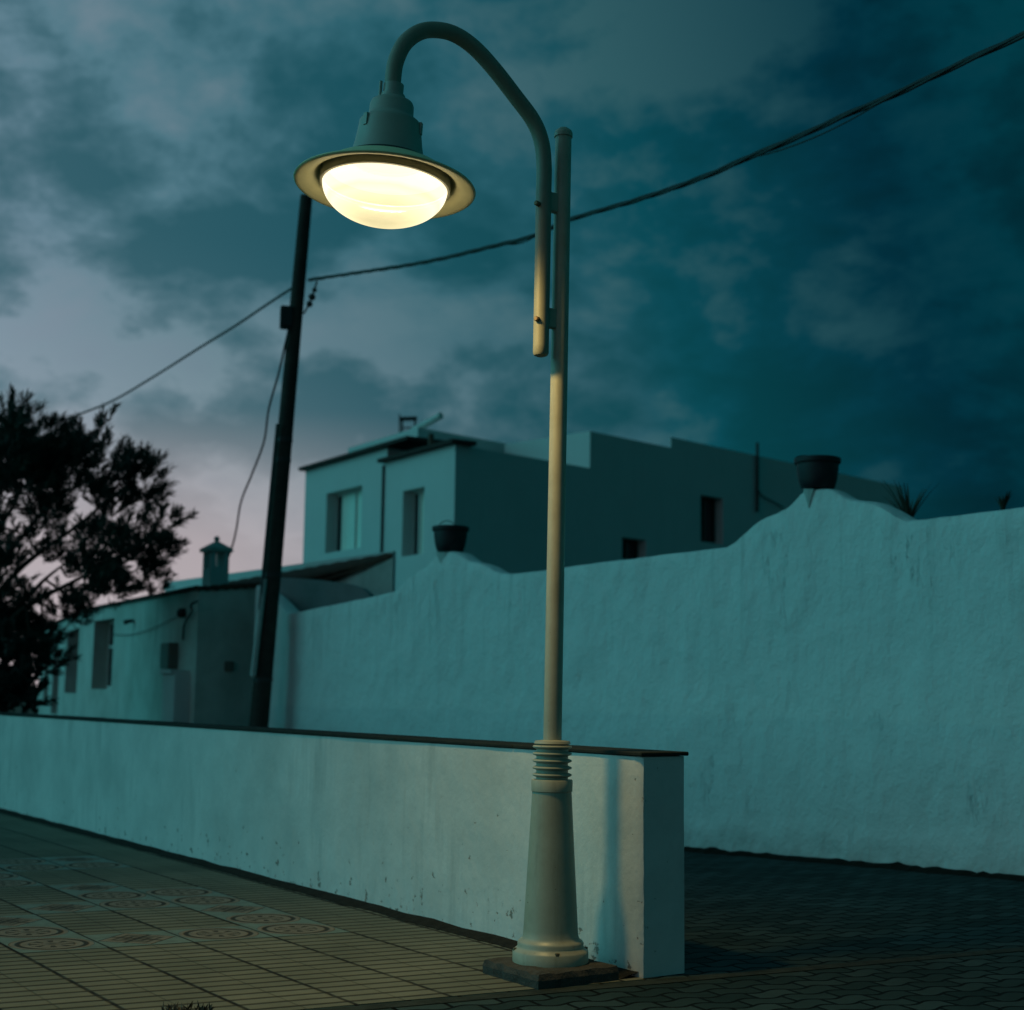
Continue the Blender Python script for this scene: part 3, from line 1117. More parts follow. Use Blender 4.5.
def window(parent, o, d, inward, hole, depth, pane_mat, frame_mat, mullions=(0.5,), bars=(), fw=0.05, name="window", dark=0.0):
    a, b_, c, e = hole
    base_ = o + d * ((a + b_) / 2) + inward * depth
    bm = bmesh.new()
    oo = o + inward * (depth - 0.045)

    def Q(t, z):
        p = oo + d * t
        return Vector((p.x, p.y, z))
    add_box(bm, Q(a, c), d * (b_ - a), inward * 0.055, UP * fw)
    add_box(bm, Q(a, e - fw), d * (b_ - a), inward * 0.055, UP * fw)
    add_box(bm, Q(a, c + fw), d * fw, inward * 0.055, UP * (e - c - 2 * fw))
    add_box(bm, Q(b_ - fw, c + fw), d * fw, inward * 0.055, UP * (e - c - 2 * fw))
    for m in mullions:
        t = a + (b_ - a) * m
        add_box(bm, Q(t - fw * 0.5, c + fw), d * fw, inward * 0.05, UP * (e - c - 2 * fw))
    for m in bars:
        z = c + (e - c) * m
        add_box(bm, Q(a + fw, z - fw * 0.4) + inward * 0.004, d * (b_ - a - 2 * fw), inward * 0.03, UP * fw * 0.8)
    w = link(name, bm, frame_mat, parent, loc=Vector((base_.x, base_.y, (c + e) / 2)))
    bm = bmesh.new()
    p0 = Q(a, c) + inward * 0.03
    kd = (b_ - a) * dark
    # d runs away from the viewer, so the dark part of the pane is at the far end
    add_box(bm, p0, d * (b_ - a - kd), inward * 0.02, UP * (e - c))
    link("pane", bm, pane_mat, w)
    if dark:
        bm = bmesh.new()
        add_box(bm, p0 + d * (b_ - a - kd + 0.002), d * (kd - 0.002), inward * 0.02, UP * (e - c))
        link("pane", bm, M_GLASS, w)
    return w


def holes_from_px(o, d, quads):
    out = []
    for (xa, ya, xb, yb, yc, yd) in quads:
        # left x, its top and bottom; right x, its top and bottom
        pa, pb = hit(xa, ya, o, d), hit(xa, yb, o, d)
        pc, pd = hit(xb, yc, o, d), hit(xb, yd, o, d)
        t0_, t1_ = (pa - o).dot(d), (pc - o).dot(d)
        out.append((min(t0_, t1_), max(t0_, t1_), (pb.z + pd.z) / 2, (pa.z + pc.z) / 2))
    return out


def cap_poly(bm, pts, z):
    bm.faces.new([bm.verts.new((p.x, p.y, z)) for p in pts])


# ------------------------------------------------------------------ low house on the left
LC = at(199, 589.5, 20.5)
zr = LC.z
dA = towards(-290)
dB = towards(-95)
dR = Vector((0.80, 0.60, 0)).normalized()
a1 = hit(88, 613, LC, dA)
A1 = Vector((a1.x, a1.y, 0))
b1 = hit(41, 640, a1, dB)
B1 = Vector((b1.x, b1.y, 0))
C0 = Vector((LC.x, LC.y, 0))
r1 = hit(328, 582, LC, dR)
R1 = Vector((r1.x, r1.y, 0))
dP = towards(-560)
p392 = at(393, 551, R1.y - 0.9)
P392 = Vector((p392.x, p392.y, 0))
zp = p392.z
pl_ = hit(165, 584, p392, dP)
PL = Vector((pl_.x, pl_.y, 0))
zbase = -0.8
inA = Vector((dA.y, -dA.x, 0))
if inA.dot(Vector((1, 0, 0))) < 0:
    inA = -inA
inB = Vector((dB.y, -dB.x, 0))
if inB.dot(Vector((1, 0, 0))) < 0:
    inB = -inB
lh = thing("house", "low weathered house with tall windows and a chimney, behind the low wall", "house", Vector((C0.x, C0.y, -0.55)))
lenA = (A1 - C0).length
lenB = (B1 - A1).length
hA = holes_from_px(C0, dA, [(94.5, 622, 114.5, 691, 617, 687)])
hA = [(max(0.1, h[0]), min(lenA - 0.05, h[1]), h[2], h[3]) for h in hA]
hB = holes_from_px(A1, dB, [(67.5, 631, 79.5, 694, 628.5, 692.5), (54, 650, 60.5, 715, 648, 714), (46.2, 644, 50.5, 700, 641.5, 699)])
zr_b = zr
bm = bmesh.new()
facade(bm, C0, dA, lenA, zbase, zr, hA, 0.30, inA)
facade(bm, A1, dB, lenB, zbase, zr, hB, 0.30, inB)
poly = [B1, A1, C0, R1, P392, PL, PL + dP * 4, B1 + inB * 3]
# right-hand end wall, gable wall and parapet


def wallq(a, b_, za, zb, z0=zbase):
    bm.faces.new([bm.verts.new((a.x, a.y, z0)), bm.verts.new((b_.x, b_.y, z0)), bm.verts.new((b_.x, b_.y, zb)), bm.verts.new((a.x, a.y, za))])


zR1 = r1.z
wallq(C0, R1, zr, zR1)
wallq(R1, P392, zR1, zp - 0.1)
wallq(PL + dP * 4, B1 + inB * 3, zr, zr)
wallq(B1 + inB * 3, B1, zr, zr)
cap_poly(bm, [B1, A1, C0, R1, P392, PL, PL + dP * 4, B1 + inB * 3], zr - 0.06)
hw = link("wall", bm, M_LOWHOUSE, lh)
bm = bmesh.new()                                       # pale parapet behind
sideP = Vector((dP.y, -dP.x, 0))
if sideP.x < 0:
    sideP = -sideP
add_box(bm, Vector((P392.x, P392.y, zbase)), (PL - P392), sideP * 0.05, UP * (zp - zbase))
link("parapet", bm, M_UPHOUSE, lh)
bm = bmesh.new()                                       # thin dark drip edge of the flat roof
dirs = [(A1, B1, inB), (C0, A1, inA)]
for (a, b_, inn) in dirs:
    e = (b_ - a)
    add_box(bm, Vector((a.x, a.y, zr)) - inn * 0.05, e, inn * 0.35, UP * 0.055)
link("roof_edge", bm, M_SLAB, lh)
# tiled lean-to roof
bm = bmesh.new()
Pm = P392 + dP * ((hit(203, 580, p392, dP) - p392).dot(dP))
quad = [Vector((C0.x, C0.y, zr + 0.02)) - dR * 0.02, Vector((R1.x, R1.y, zR1 + 0.02)) - Vector((0, 0.08, 0)), Vector((P392.x, P392.y, zp - 0.04)), Vector((Pm.x, Pm.y, zp - 0.18))]
nU, nV = 26, 14
grid = []
for i in range(nU + 1):
    row = []
    for j in range(nV * 6 + 1):
        a, b_ = i / nU, j / (nV * 6)
        p = quad[0].lerp(quad[1], b_).lerp(quad[3].lerp(quad[2], b_), a)
        p = p + UP * (0.014 * abs(math.sin(b_ * nV * math.pi)) + 0.012 * (1 - (a * nU) % 1))
        row.append(bm.verts.new(p))
    grid.append(row)
for i in range(nU):
    for j in range(nV * 6):
        bm.faces.new((grid[i][j], grid[i + 1][j], grid[i + 1][j + 1], grid[i][j + 1]))
ge = bmesh.ops.extrude_face_region(bm, geom=bm.faces[:])
bmesh.ops.translate(bm, vec=(0, 0, -0.07), verts=[v for v in ge['geom'] if isinstance(v, bmesh.types.BMVert)])
roof = link("tiled_roof", bm, M_TILE, lh)
# chimney
cc = at(215, 586, LC.y + 1.2)
ch_s = (at(228.5, 560, LC.y + 1.2) - at(201.5, 560, LC.y + 1.2)).length
ztop = at(215, 549, LC.y + 1.2).z
bm = bmesh.new()
cd, ce = dR, Vector((-dR.y, dR.x, 0))
sd = ch_s / (abs(cd.x) + abs(ce.x))
c00 = Vector((cc.x, cc.y, 0)) - cd * sd / 2 - ce * sd / 2


def cq(a, b_, z):
    p = c00 + cd * sd * a + ce * sd * b_
    return Vector((p.x, p.y, z))


zc0 = zr - 0.3
zo = ztop - 0.30
add_box(bm, cq(0, 0, zc0), cd * sd, ce * sd, UP * (zo - zc0))
pw = 0.26
for a in (0, 1 - pw):
    for b_ in (0, 1 - pw):
        add_box(bm, cq(a, b_, zo), cd * sd * pw, ce * sd * pw, UP * (ztop - 0.05 - zo))
add_box(bm, cq(0.15, 0.15, zo), cd * sd * .7, ce * sd * .7, UP * 0.03)
chim = link("chimney", bm, M_UPHOUSE, roof)
bm = bmesh.new()
ovh = 0.14
zt3 = ztop - 0.05
add_box(bm, cq(-ovh, -ovh, zt3), cd * sd * (1 + 2 * ovh), ce * sd * (1 + 2 * ovh), UP * 0.05)
bs = [bm.verts.new(cq(a, b_, zt3 + 0.052)) for a, b_ in ((-ovh, -ovh), (1 + ovh, -ovh), (1 + ovh, 1 + ovh), (-ovh, 1 + ovh))]
apx = bm.verts.new(cq(.5, .5, zt3 + 0.18))
for i in range(4):
    bm.faces.new((bs[i], bs[(i + 1) % 4], apx))
ball(bm, cq(.5, .5, zt3 + 0.20), 0.045)
cap = link("chimney_cap", bm, M_LOWHOUSE, lh)
window(lh, C0, dA, inA, hA[0], 0.30, M_GLASS, M_FRAME, (0.5,), (0.62,), 0.06)
window(lh, A1, dB, inB, hB[0], 0.30, M_GLASS, M_DARKFRAME, (0.5,), (), 0.06)
w = window(lh, A1, dB, inB, hB[1], 0.30, M_DARKFRAME, M_DARKFRAME, (0.5,), (0.3, 0.6), 0.07, name="door")
window(lh, A1, dB, inB, hB[2], 0.30, M_GLASS, M_DARKFRAME, (0.5,), (), 0.06)


def box_on(parent, name, o, d, out, xa, xb, ya, yb, depth, mat, top=None):
    pa, pb = hit(xa, ya, o, d), hit(xb, yb, o, d)
    t0_, t1_ = sorted(((pa - o).dot(d), (pb - o).dot(d)))
    bm = bmesh.new()
    q = o + d * t0_ - out * 0.01
    add_box(bm, Vector((q.x, q.y, min(pa.z, pb.z))), d * (t1_ - t0_), out * (depth + 0.01), UP * abs(pa.z - pb.z))
    bmesh.ops.bevel(bm, geom=bm.edges[:], offset=0.012, segments=2, affect='EDGES')
    return link(name, bm, mat, parent)


mb = box_on(lh, "meter_box", C0, dA, -inA, 170, 177.5, 643.5, 669, 0.14, M_BOX)
cabt = box_on(lh, "cabinet", C0, dA, -inA, 178, 188.5, 674, 727, 0.22, M_UPHOUSE)
cabt2 = box_on(lh, "cabinet_top", C0, dA, -inA, 177, 189.5, 670.5, 674, 0.27, M_UPHOUSE)
box_on(lh, "wall_vent", C0, dR, Vector((dR.y, -dR.x, 0)), 224.5, 233.5, 661, 671.5, 0.03, M_BOX)
bm = bmesh.new()
p = hit(185, 613, C0, dA)
ball(bm, p - inA * 0.05, 0.075)
link("junction_box", bm, M_DARKMETAL, lh)
bm = bmesh.new()
p = hit(134, 621, C0, dA)
add_tube(bm, [p + inA * 0.05, p - inA * 0.05, p - inA * 0.16 - UP * 0.03], [0.03, 0.03, 0.04], 8)
link("wall_lamp", bm, M_DARKMETAL, lh)
bm = bmesh.new()
pts = [hit(x, y, C0, dA) - inA * 0.03 for x, y in ((112, 634), (130, 635), (150, 630), (168, 622), (185, 614))]
add_tube(bm, smooth_path(pts, 5), 0.006, 6)
link("facade_cable", bm, M_CABLE, lh)

# ------------------------------------------------------------------ upper house
KC = at(455.5, 444, 25.0)
K0 = Vector((KC.x, KC.y, 0))
uL = towards(-430)
uR = towards(1960)
inL = -Vector((-uL.y, uL.x, 0))
if inL.x < 0:
    inL = -inL
inR = Vector((-uR.y, uR.x, 0))
if inR.y < 0:
    inR = -inR
zF = KC.z
uh = thing("house", "white two-storey flat-roofed house rising behind the garden wall", "house", Vector((K0.x, K0.y, -0.6)))
tL = (hit(384.5, 470, K0, uL) - K0).dot(uL)
tE = (hit(303.5, 470, K0, uL) - K0).dot(uL)
zL = hit(384.5, 447.5, K0, uL).z
hL = holes_from_px(K0, uL, [(324.5, 494, 360, 553, 484, 547), (403, 491.5, 424.5, 557, 486, 553)])
sR1 = (hit(590, 450, K0, uR) - K0).dot(uR)
sR2 = (hit(671, 450, K0, uR) - K0).dot(uR)
sR3 = (hit(903, 490, K0, uR) - K0).dot(uR)
zR_a = hit(590, 431, K0, uR).z
zR_b = hit(671, 437, K0, uR).z
hR = holes_from_px(K0, uR, [(622, 537.5, 646, 560, 539.5, 560.5), (700.5, 495, 723, 543, 498, 543)])
zb2 = -0.8
bm = bmesh.new()
front_holes = [h for h in hL if h[1] < tL + 0.05]
left_holes = [h for h in hL if h[0] > tL]
facade(bm, K0, uL, tL, zb2, zF, front_holes, 0.26, inL)
Lo = K0 + uL * (tL + 0.0) + inL * 0.05
sh = [(a - tL, b_ - tL, c, e) for a, b_, c, e in left_holes]
facade(bm, Lo, uL, tE - tL, zb2, zL, sh, 0.26, inL)
facade(bm, K0, uR, sR1, zb2, zF, [h for h in hR if h[1] < sR1], 0.25, inR)
R0 = K0 + uR * sR1
hs_ = [(a - sR1, b_ - sR1, c, e) for a, b_, c, e in hR if a > sR1]
facade(bm, R0, uR, sR2 - sR1, zb2, zR_a, [h for h in hs_ if h[1] < sR2 - sR1], 0.25, inR)
R2 = K0 + uR * sR2
facade(bm, R2, uR, sR3 - sR2, zb2, zR_b, [(a - (sR2 - sR1), b_ - (sR2 - sR1), c, e) for a, b_, c, e in hs_ if a > sR2 - sR1], 0.25, inR)


def q2(a, b_, z0, z1):
    bm.faces.new([bm.verts.new((a.x, a.y, z0)), bm.verts.new((b_.x, b_.y, z0)), bm.verts.new((b_.x, b_.y, z1)), bm.verts.new((a.x, a.y, z1))])


# returns, backs and flat roofs
DEPR = 2.3
E3 = K0 + uR * sR3
q2(R0, R0 + inR * DEPR, zF - 0.3, zR_a)
q2(R2, R2 + inR * 0.015, zR_a - 0.3, zR_b)
q2(R2 + inR * 0.015, E3 + inR * 0.015, zR_a - 0.3, zR_b)
q2(E3, E3 + inR * DEPR, zb2, zR_b)
q2(R0 + inR * DEPR, E3 + inR * DEPR, zb2, zR_a)
cap_poly(bm, [R0, R2, R2 + inR * DEPR, R0 + inR * DEPR], zR_a)
cap_poly(bm, [R2, E3, E3 + inR * 0.015, R2 + inR * 0.015], zR_b)
cap_poly(bm, [R2 + inR * 0.015, E3 + inR * 0.015, E3 + inR * DEPR, R2 + inR * DEPR], zR_a - 0.01)
KL_ = K0 + uL * tL
cap_poly(bm, [K0, R0, R0 + inR * 1.0, KL_ + uR * sR1, KL_], zF - 0.02)
KE = Lo + uL * (tE - tL)
sM0 = (hit(417, 440, KL_, uR) - KL_).dot(uR)
sM1 = (hit(513, 444, KL_, uR) - KL_).dot(uR)
zM = (hit(417, 429.5, KL_, uR).z + hit(513, 443, KL_, uR).z) / 2
q2(Lo, Lo + uR * 6, zF - 0.4, zL)
q2(KE, KE + uR * 6, zb2, zL)
cap_poly(bm, [Lo, Lo + uR * 6, KE + uR * 6, KE], zL)
hwall = link("wall", bm, M_UPHOUSE, uh)
bm = bmesh.new()                                       # taller stair block on the roof
Ma, Mb = KL_ + uR * sM0 - inR * 0.02, KL_ + uR * sM1 - inR * 0.02
add_prism(bm, [(p.x, p.y) for p in (Ma, Mb, Mb + uL * 3.0, Ma + uL * 3.0)], zL + 0.003, zM)
link("stair_block", bm, M_UPHOUSE, uh)
bm = bmesh.new()
so = K0 - uL * 0.10 - inL * 0.13
add_box(bm, Vector((so.x, so.y, zF + 0.002)), uL * (tL + 0.16), inL * 0.5, UP * 0.07)
add_box(bm, Vector((Lo.x, Lo.y, zL + 0.002)) - inL * 0.13 - uL * 1.0, uL * (tE - tL + 1.08), inL * 0.9, UP * 0.07)
link("roof_slab", bm, M_SLAB, uh)
for h in front_holes:
    window(uh, K0, uL, inL, h, 0.26, M_SKYPANE, M_FRAME, (0.7,), (), 0.045, dark=0.30)
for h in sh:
    window(uh, Lo, uL, inL, h, 0.26, M_SKYPANE, M_FRAME, (0.45,), (), 0.05, dark=0.14)
for h in hR:
    window(uh, K0, uR, inR, h, 0.25, M_GLASS, M_DARKFRAME, (0.5,), (), 0.05)
# roof fittings: water tank frame, slanting solar tube, vent pipe
bm = bmesh.new()
q = at(411, 426, KL_.y + 2.0)
qa, qb = at(413, 431, KL_.y + 1.5), at(441, 415.5, KL_.y + 1.0)
add_tube(bm, [qa, qb], 0.07, 10)
add_tube(bm, [at(417, 447, KL_.y + 1.5), at(417.5, 428, KL_.y + 1.5)], 0.03, 6)
link("slanted_pipe", bm, M_FRAME, uh)
bm = bmesh.new()
yq = KL_.y + 2.4
for x in (402, 415):
    add_tube(bm, [at(x, 437, yq), at(x, 419, yq)], 0.025, 6)
add_tube(bm, [at(399.5, 414, yq), at(399.5, 436, yq)], 0.015, 6)
add_tube(bm, [at(400, 419, yq), at(417, 418.5, yq)], 0.045, 6)
add_tube(bm, [at(401, 428, yq), at(416, 427.5, yq)], 0.015, 6)
link("roof_frame", bm, M_DARKMETAL, uh)
bm = bmesh.new()
vp = at(431, 437, KL_.y - 0.1)
add_tube(bm, [at(431, 455, K0.y + 1.2), at(431, 434, K0.y + 1.2)], 0.055, 10)
link("vent_pipe", bm, simple("rusty_pipe", (0.10, 0.06, 0.04), 0.8), uh)
bm = bmesh.new()
pp = [hit(755, y, K0, uR) - inR * 0.06 for y in (443, 470, 512)]
add_tube(bm, pp, 0.035, 8)
cb = [hit(x, y, K0, uR) - inR * 0.04 for x, y in ((755, 486), (760, 495), (772, 502), (782, 508))]
add_tube(bm, smooth_path(cb, 4), 0.015, 6)
link("drain_pipe", bm, M_DARKMETAL, uh)
bm = bmesh.new()
for z_ in (0,):
    q = KL_ - inL * 0.02
    add_tube(bm, [Vector((q.x, q.y, 1.0)), Vector((q.x, q.y, zF - 0.05))], 0.03, 8)
link("join_line", bm, M_DARKMETAL, uh)  # added dark tube stands in for the dark join between the wall blocks

# small grey shelter wall between the houses
bm = bmesh.new()
yb = hit(320, 600, B0, BD).y + 1.0
outl = [(262, 640), (262, 577), (292, 578), (320, 580), (350, 584), (362, 588), (369, 594), (371, 602), (371, 640)]
fr = [at(x, y, yb + (371 - x) * 0.004) for x, y in outl]
v1 = [bm.verts.new(p) for p in fr]
v2 = [bm.verts.new(p + Vector((0.05, 0.2, 0))) for p in fr]
bm.faces.new(v1)
bm.faces.new(v2)
for i in range(len(fr)):
    j = (i + 1) % len(fr)
    bm.faces.new((v1[i], v1[j], v2[j], v2[i]))
o = link("yard_wall", bm, simple("grey_render", (0.30, 0.31, 0.31), 0.9, 0, (0.2, 0.21, 0.2), 0.6, 3, 0.01), loc=fr[3])
tag(o, "short grey wall with rounded end between the tiled roof and garden wall", "wall")

# ------------------------------------------------------------------ utility pole and wires
PY = hit(262, 700, B0, BD).y - 0.75
pb = at(258.5, 727, PY)
pt = at(306.5, 196, PY)
axp = pt - pb
pbase = pb - axp * ((pb.z - zg(pb.x, pb.y) + 0.1) / axp.z)
up = thing("utility_pole", "leaning dark wooden utility pole at the end of the garden wall", "utility pole", pbase)
wpx = (at(269, 700, PY) - at(249, 700, PY)).length / 2
bm = bmesh.new()
n = 24
add_tube(bm, [pbase + (pt - pbase) * (i / n) for i in range(n + 1)], [wpx * (1.04 - 0.40 * i / n) for i in range(n + 1)], 20)
link("pole", bm, M_POLE, up, smooth=True)


def on_pole(py):
    f_ = (py - 196) / (727 - 196)
    x = 306.5 + (258.5 - 306.5) * f_
    return x


bm = bmesh.new()
c1, c2 = at(282, 307, PY - 0.05), at(293, 328, PY - 0.05)
add_box(bm, Vector((c1.x, PY - 0.16, c2.z)), Vector((c2.x - c1.x, 0.04, 0)), Vector((-0.04, 0.2, 0)), UP * (c1.z - c2.z))
bmesh.ops.bevel(bm, geom=bm.edges[:], offset=0.012, segments=2, affect='EDGES')
link("junction_box", bm, M_DARKMETAL, up)
bm = bmesh.new()
add_tube(bm, [at(on_pole(676) - 10.3, 676, PY - 0.155), at(on_pole(630) - 9.0, 630, PY - 0.145), at(on_pole(579) - 7.5, 579, PY - 0.12)], 0.038, 10)
link("conduit", bm, M_PVC, up, smooth=True)
bm = bmesh.new()
add_tube(bm, [at(on_pole(640) - 9.5, 640, PY - 0.15), at(on_pole(500) - 9, 500, PY - 0.14), at(on_pole(424) - 8.5, 424, PY - 0.13)], 0.022, 8)
for y in (440, 460, 575, 680):
    c = at(on_pole(y) - 6, y, PY)
    add_tube(bm, [at(on_pole(y), y - 2, PY), at(on_pole(y), y + 2, PY)], wpx * (1.06 - 0.40 * (727 - y) / 531), 20)
link("riser_cable", bm, M_DARKMETAL, up)
bm = bmesh.new()                                       # strain insulator
chain = [at(303.5, 314, PY - 0.1), at(307, 308, PY - 0.1), at(309.5, 304, PY - 0.1), at(312, 297, PY - 0.1), at(314.5, 290, PY - 0.1), at(317, 281, PY - 0.1)]
add_tube(bm, chain, 0.014, 6)
for i, r in ((2, 0.045), (3, 0.05), (4, 0.035)):
    ball(bm, chain[i], r)
link("strain_insulator", bm, M_DARKMETAL, up)


def twisted(bm, path, r, strands, pitch, rad):
    for s in range(strands):
        pts = []
        d = 0
        for i, p in enumerate(path):
            if i:
                d += (p - path[i - 1]).length
            t = (path[min(i + 1, len(path) - 1)] - path[max(i - 1, 0)]).normalized()
            a = t.cross(UP).normalized()
            b_ = a.cross(t)
            ph = 2 * math.pi * (d / pitch + s / strands)
            k = 1 + 0.5 * noise.noise(Vector((d * 1.3, s, 0)))
            pts.append(p + (a * math.cos(ph) + b_ * math.sin(ph)) * rad * k)
        add_tube(bm, pts, r, 6)


mains_px = [(309, 280), (355, 273), (400, 266.5), (440, 259), (490, 247), (530, 237), (572, 219), (640, 199), (700, 178.5), (750, 157), (800, 136), (850, 113), (880, 101), (930, 78), (975, 57), (1030, 32), (1100, -2), (1200, -52)]
ys = lambda i, nn: PY - 0.1 - (PY - 8.6) * (i / (nn - 1)) ** 0.93
tot = len(mains_px)
mains = []
for i, (x, y) in enumerate(mains_px):
    f_ = (x - 309) / (1030 - 309)
    yy = (PY - 0.1) / (1 + f_ * ((PY - 0.1) / 8.6 - 1))  # straight in plan
    mains.append(at(x, y, yy))
mp_ = smooth_path(mains, 22)
bm = bmesh.new()
twisted(bm, mp_, 0.0135, 3, 1.25, 0.0105)
# a strand that sags loose in two places
for a, b_, drop in ((880, 752, 0.05), (536, 508, 0.03)):
    def near(px):
        best = None
        for p in mp_:
            d = RM.transposed() @ (p - EYE)
            x = 512 + F * d.x / -d.z
            if best is None or abs(x - px) < best[0]:
                best = (abs(x - px), p)
        return best[1]
    pa, pb_ = near(a), near(b_)
    pts = []
    for i in range(15):
        t = i / 14
        pts.append(pa.lerp(pb_, t) - UP * (drop * 4 * t * (1 - t) + 0.012))
    add_tube(bm, pts, 0.006, 6)
wire = link("overhead_cable", bm, M_CABLE, loc=mains[0])
tag(wire, "thick twisted black overhead cable running from the pole to upper right", "cable")
bm = bmesh.new()
pts = [at(x, y, yy) for x, y, yy in ((300, 283, PY), (270, 302.5, PY + 1), (235, 326, PY + 2.2), (200, 347.5, PY + 3.4), (150, 379, PY + 5.2), (110, 402, PY + 6.6), (70, 418, PY + 8), (20, 440, PY + 10))]
add_tube(bm, smooth_path(pts, 8), 0.02, 6)
wire2 = link("overhead_cable", bm, M_CABLE, loc=pts[0])
tag(wire2, "thin dark wire descending from the pole toward the tree", "cable")
bm = bmesh.new()
pts = [at(x, y, yy) for x, y, yy in ((289, 328, PY - 0.1), (285, 345, PY - 0.1), (279, 372, PY + 0.2), (270, 410, PY + 0.7), (262, 440, PY + 1.1), (252, 475, PY + 1.6), (243, 502, PY + 2), (235, 528, PY + 2.3),
                                      (231, 548, PY + 2.4), (224, 574, PY + 2.3), (212, 594, PY + 2.2))]
pe = hit(196, 612, C0, dA) - inA * 0.06
pts += [hit(203, 604, C0, dA) - inA * 0.15, pe, hit(188, 624, C0, dA) - inA * 0.05, hit(185, 640, C0, dA) - inA * 0.03]
pts = [p + Vector((0.03 * math.sin(i * 1.9), 0, 0.02 * math.cos(i * 2.3))) if 2 < i < 10 else p for i, p in enumerate(pts)]
add_tube(bm, smooth_path(pts, 10), 0.016, 6)
wire3 = link("service_cable", bm, M_CABLE, loc=pts[0])
tag(wire3, "wavy black service cable dropping from the pole past the chimney to the low house", "cable")


# ------------------------------------------------------------------ tree
def blade(bm, p, d, ln, wd):
    s = d.cross(Vector((random.uniform(-1, 1), random.uniform(-1, 1), random.uniform(-1, 1)))).normalized()
    a = bm.verts.new(p - s * wd * 0.4)
    b_ = bm.verts.new(p + s * wd * 0.4)
    m1 = bm.verts.new(p + d * ln * 0.55 + s * wd * 0.5)
    m0 = bm.verts.new(p + d * ln * 0.55 - s * wd * 0.5)
    e = bm.verts.new(p + d * ln)
    bm.faces.new((a, b_, m1, m0))
    bm.faces.new((m0, m1, e))


def rnd():
    while True:
        v = Vector((random.uniform(-1, 1), random.uniform(-1, 1), random.uniform(-1, 1)))
        if 0.05 < v.length < 1:
            return v


def spray(bm, p, d, ln, count, wd):
    """feathery twig: needles along a short stem, pointing outward"""
    d = d.normalized()
    for i in range(count):
        t = random.random()
        q = p + d * ln * t + rnd() * 0.035
        dd = (d * 0.9 + rnd() * 0.75).normalized()
        blade(bm, q, dd, random.uniform(0.10, 0.20) * (1.1 - 0.4 * t), wd)


TY = 21.0
tr_base = at(-34, 700, TY)
tr_base.z = zg(tr_base.x, tr_base.y)
tree = thing("tree", "dark feathery tree with spreading crown at the left edge", "tree", tr_base)
bmt = bmesh.new()
bmf = bmesh.new()
fork = at(-30, 640, TY)
add_tube(bmt, smooth_path([tr_base - UP * 0.2, tr_base.lerp(fork, 0.5) + Vector((0.06, 0, 0)), fork], 6), [0.22 - 0.07 * i / 12 for i in range(13)], 12)
# limb ends as seen, with the crown's real depth added
limbs = [
    ((186, 482), 0.2, 1.0), ((172, 440), -0.3, 1.0), ((150, 432), 0.6, 0.9), ((184, 505), -0.7, .8), ((178, 530), 0.5, 0.8), ((175, 562), -0.2, 0.8), ((150, 570), 0.9, 0.8),
    ((110, 430), -0.5, 0.9), ((98, 428), 0.8, 0.9), ((70, 420), 0.0, 1.1), ((38, 405), 0.5, 1.1), ((20, 403), -0.8, 1.2), ((55, 412), -1.3, 1.0), ((0, 412), 0.9, 1.2),
    ((-40, 405), -0.4, 1.2), ((-80, 420), 0.6, 1.2), ((-110, 460), 0.2, 1.2), ((-130, 520), -0.6, 1.1),
    ((120, 470), -1.0, 1.2), ((130, 500), 0.9, 1.1), ((140, 455), -0.2, 1.3), ((90, 460), 0.4, 1.3), ((50, 450), -0.9, 1.3), ((60, 490), 1.2, 1.2), ((20, 450), 1.0, 1.3), ((0, 480), -1.2, 1.2),
    ((100, 520), -0.6, .9), ((110, 560), 0.7, 0.8), ((120, 585), -0.3, 0.7), ((85, 590), 0.5, 0.8), ((60, 600), -0.5, 0.8), ((45, 625), 0.3, 0.8), ((50, 650), -0.4, 0.6), ((20, 560), -1.1, .8),
    ((10, 600), 0.9, 1.0), ((-5, 540), 0.9, 1.0), ((70, 545), 0.1, 0.8), ((140, 530), 0.4, 0.8), ((30, 520), 0.3, 0.9), ((15, 640), 0.2, 1.1), ((-60, 600), 0.5, 1.2)]
base_limbs = list(limbs)
mains_t = []
for ex, ey, dd in ((128, 470, 0.2), (80, 445, -0.5), (15, 440, 0.4), (-60, 450, -0.3), (132, 548, -0.2), (70, 560, 0.5), (-70, 560, 0.4)):
    e_ = at(ex, ey, TY + dd)
    m1 = fork.lerp(e_, 0.35) + rnd() * 0.2 + UP * 0.1
    m2 = fork.lerp(e_, 0.7) + rnd() * 0.25 + UP * 0.12
    pth = smooth_path([fork.lerp(tr_base, random.uniform(0, 0.15)), m1, m2, e_], 7)
    add_tube(bmt, pth, [0.060 * (1 - 0.85 * i / (len(pth) - 1)) for i in range(len(pth))], 8)
    mains_t += pth[6:]
for k in range(30):
    (ax_, ay_), d1, _ = random.choice(base_limbs)
    (bx_, by_), d2, _ = min(base_limbs, key=lambda l: abs(l[0][0] - ax_) + abs(l[0][1] - ay_) + random.uniform(10, 160))
    f_ = random.uniform(0.2, 0.8)
    limbs.append(((ax_ + (bx_ - ax_) * f_, ay_ + (by_ - ay_) * f_ + 6), random.uniform(-1.6, 1.6), 0.75))
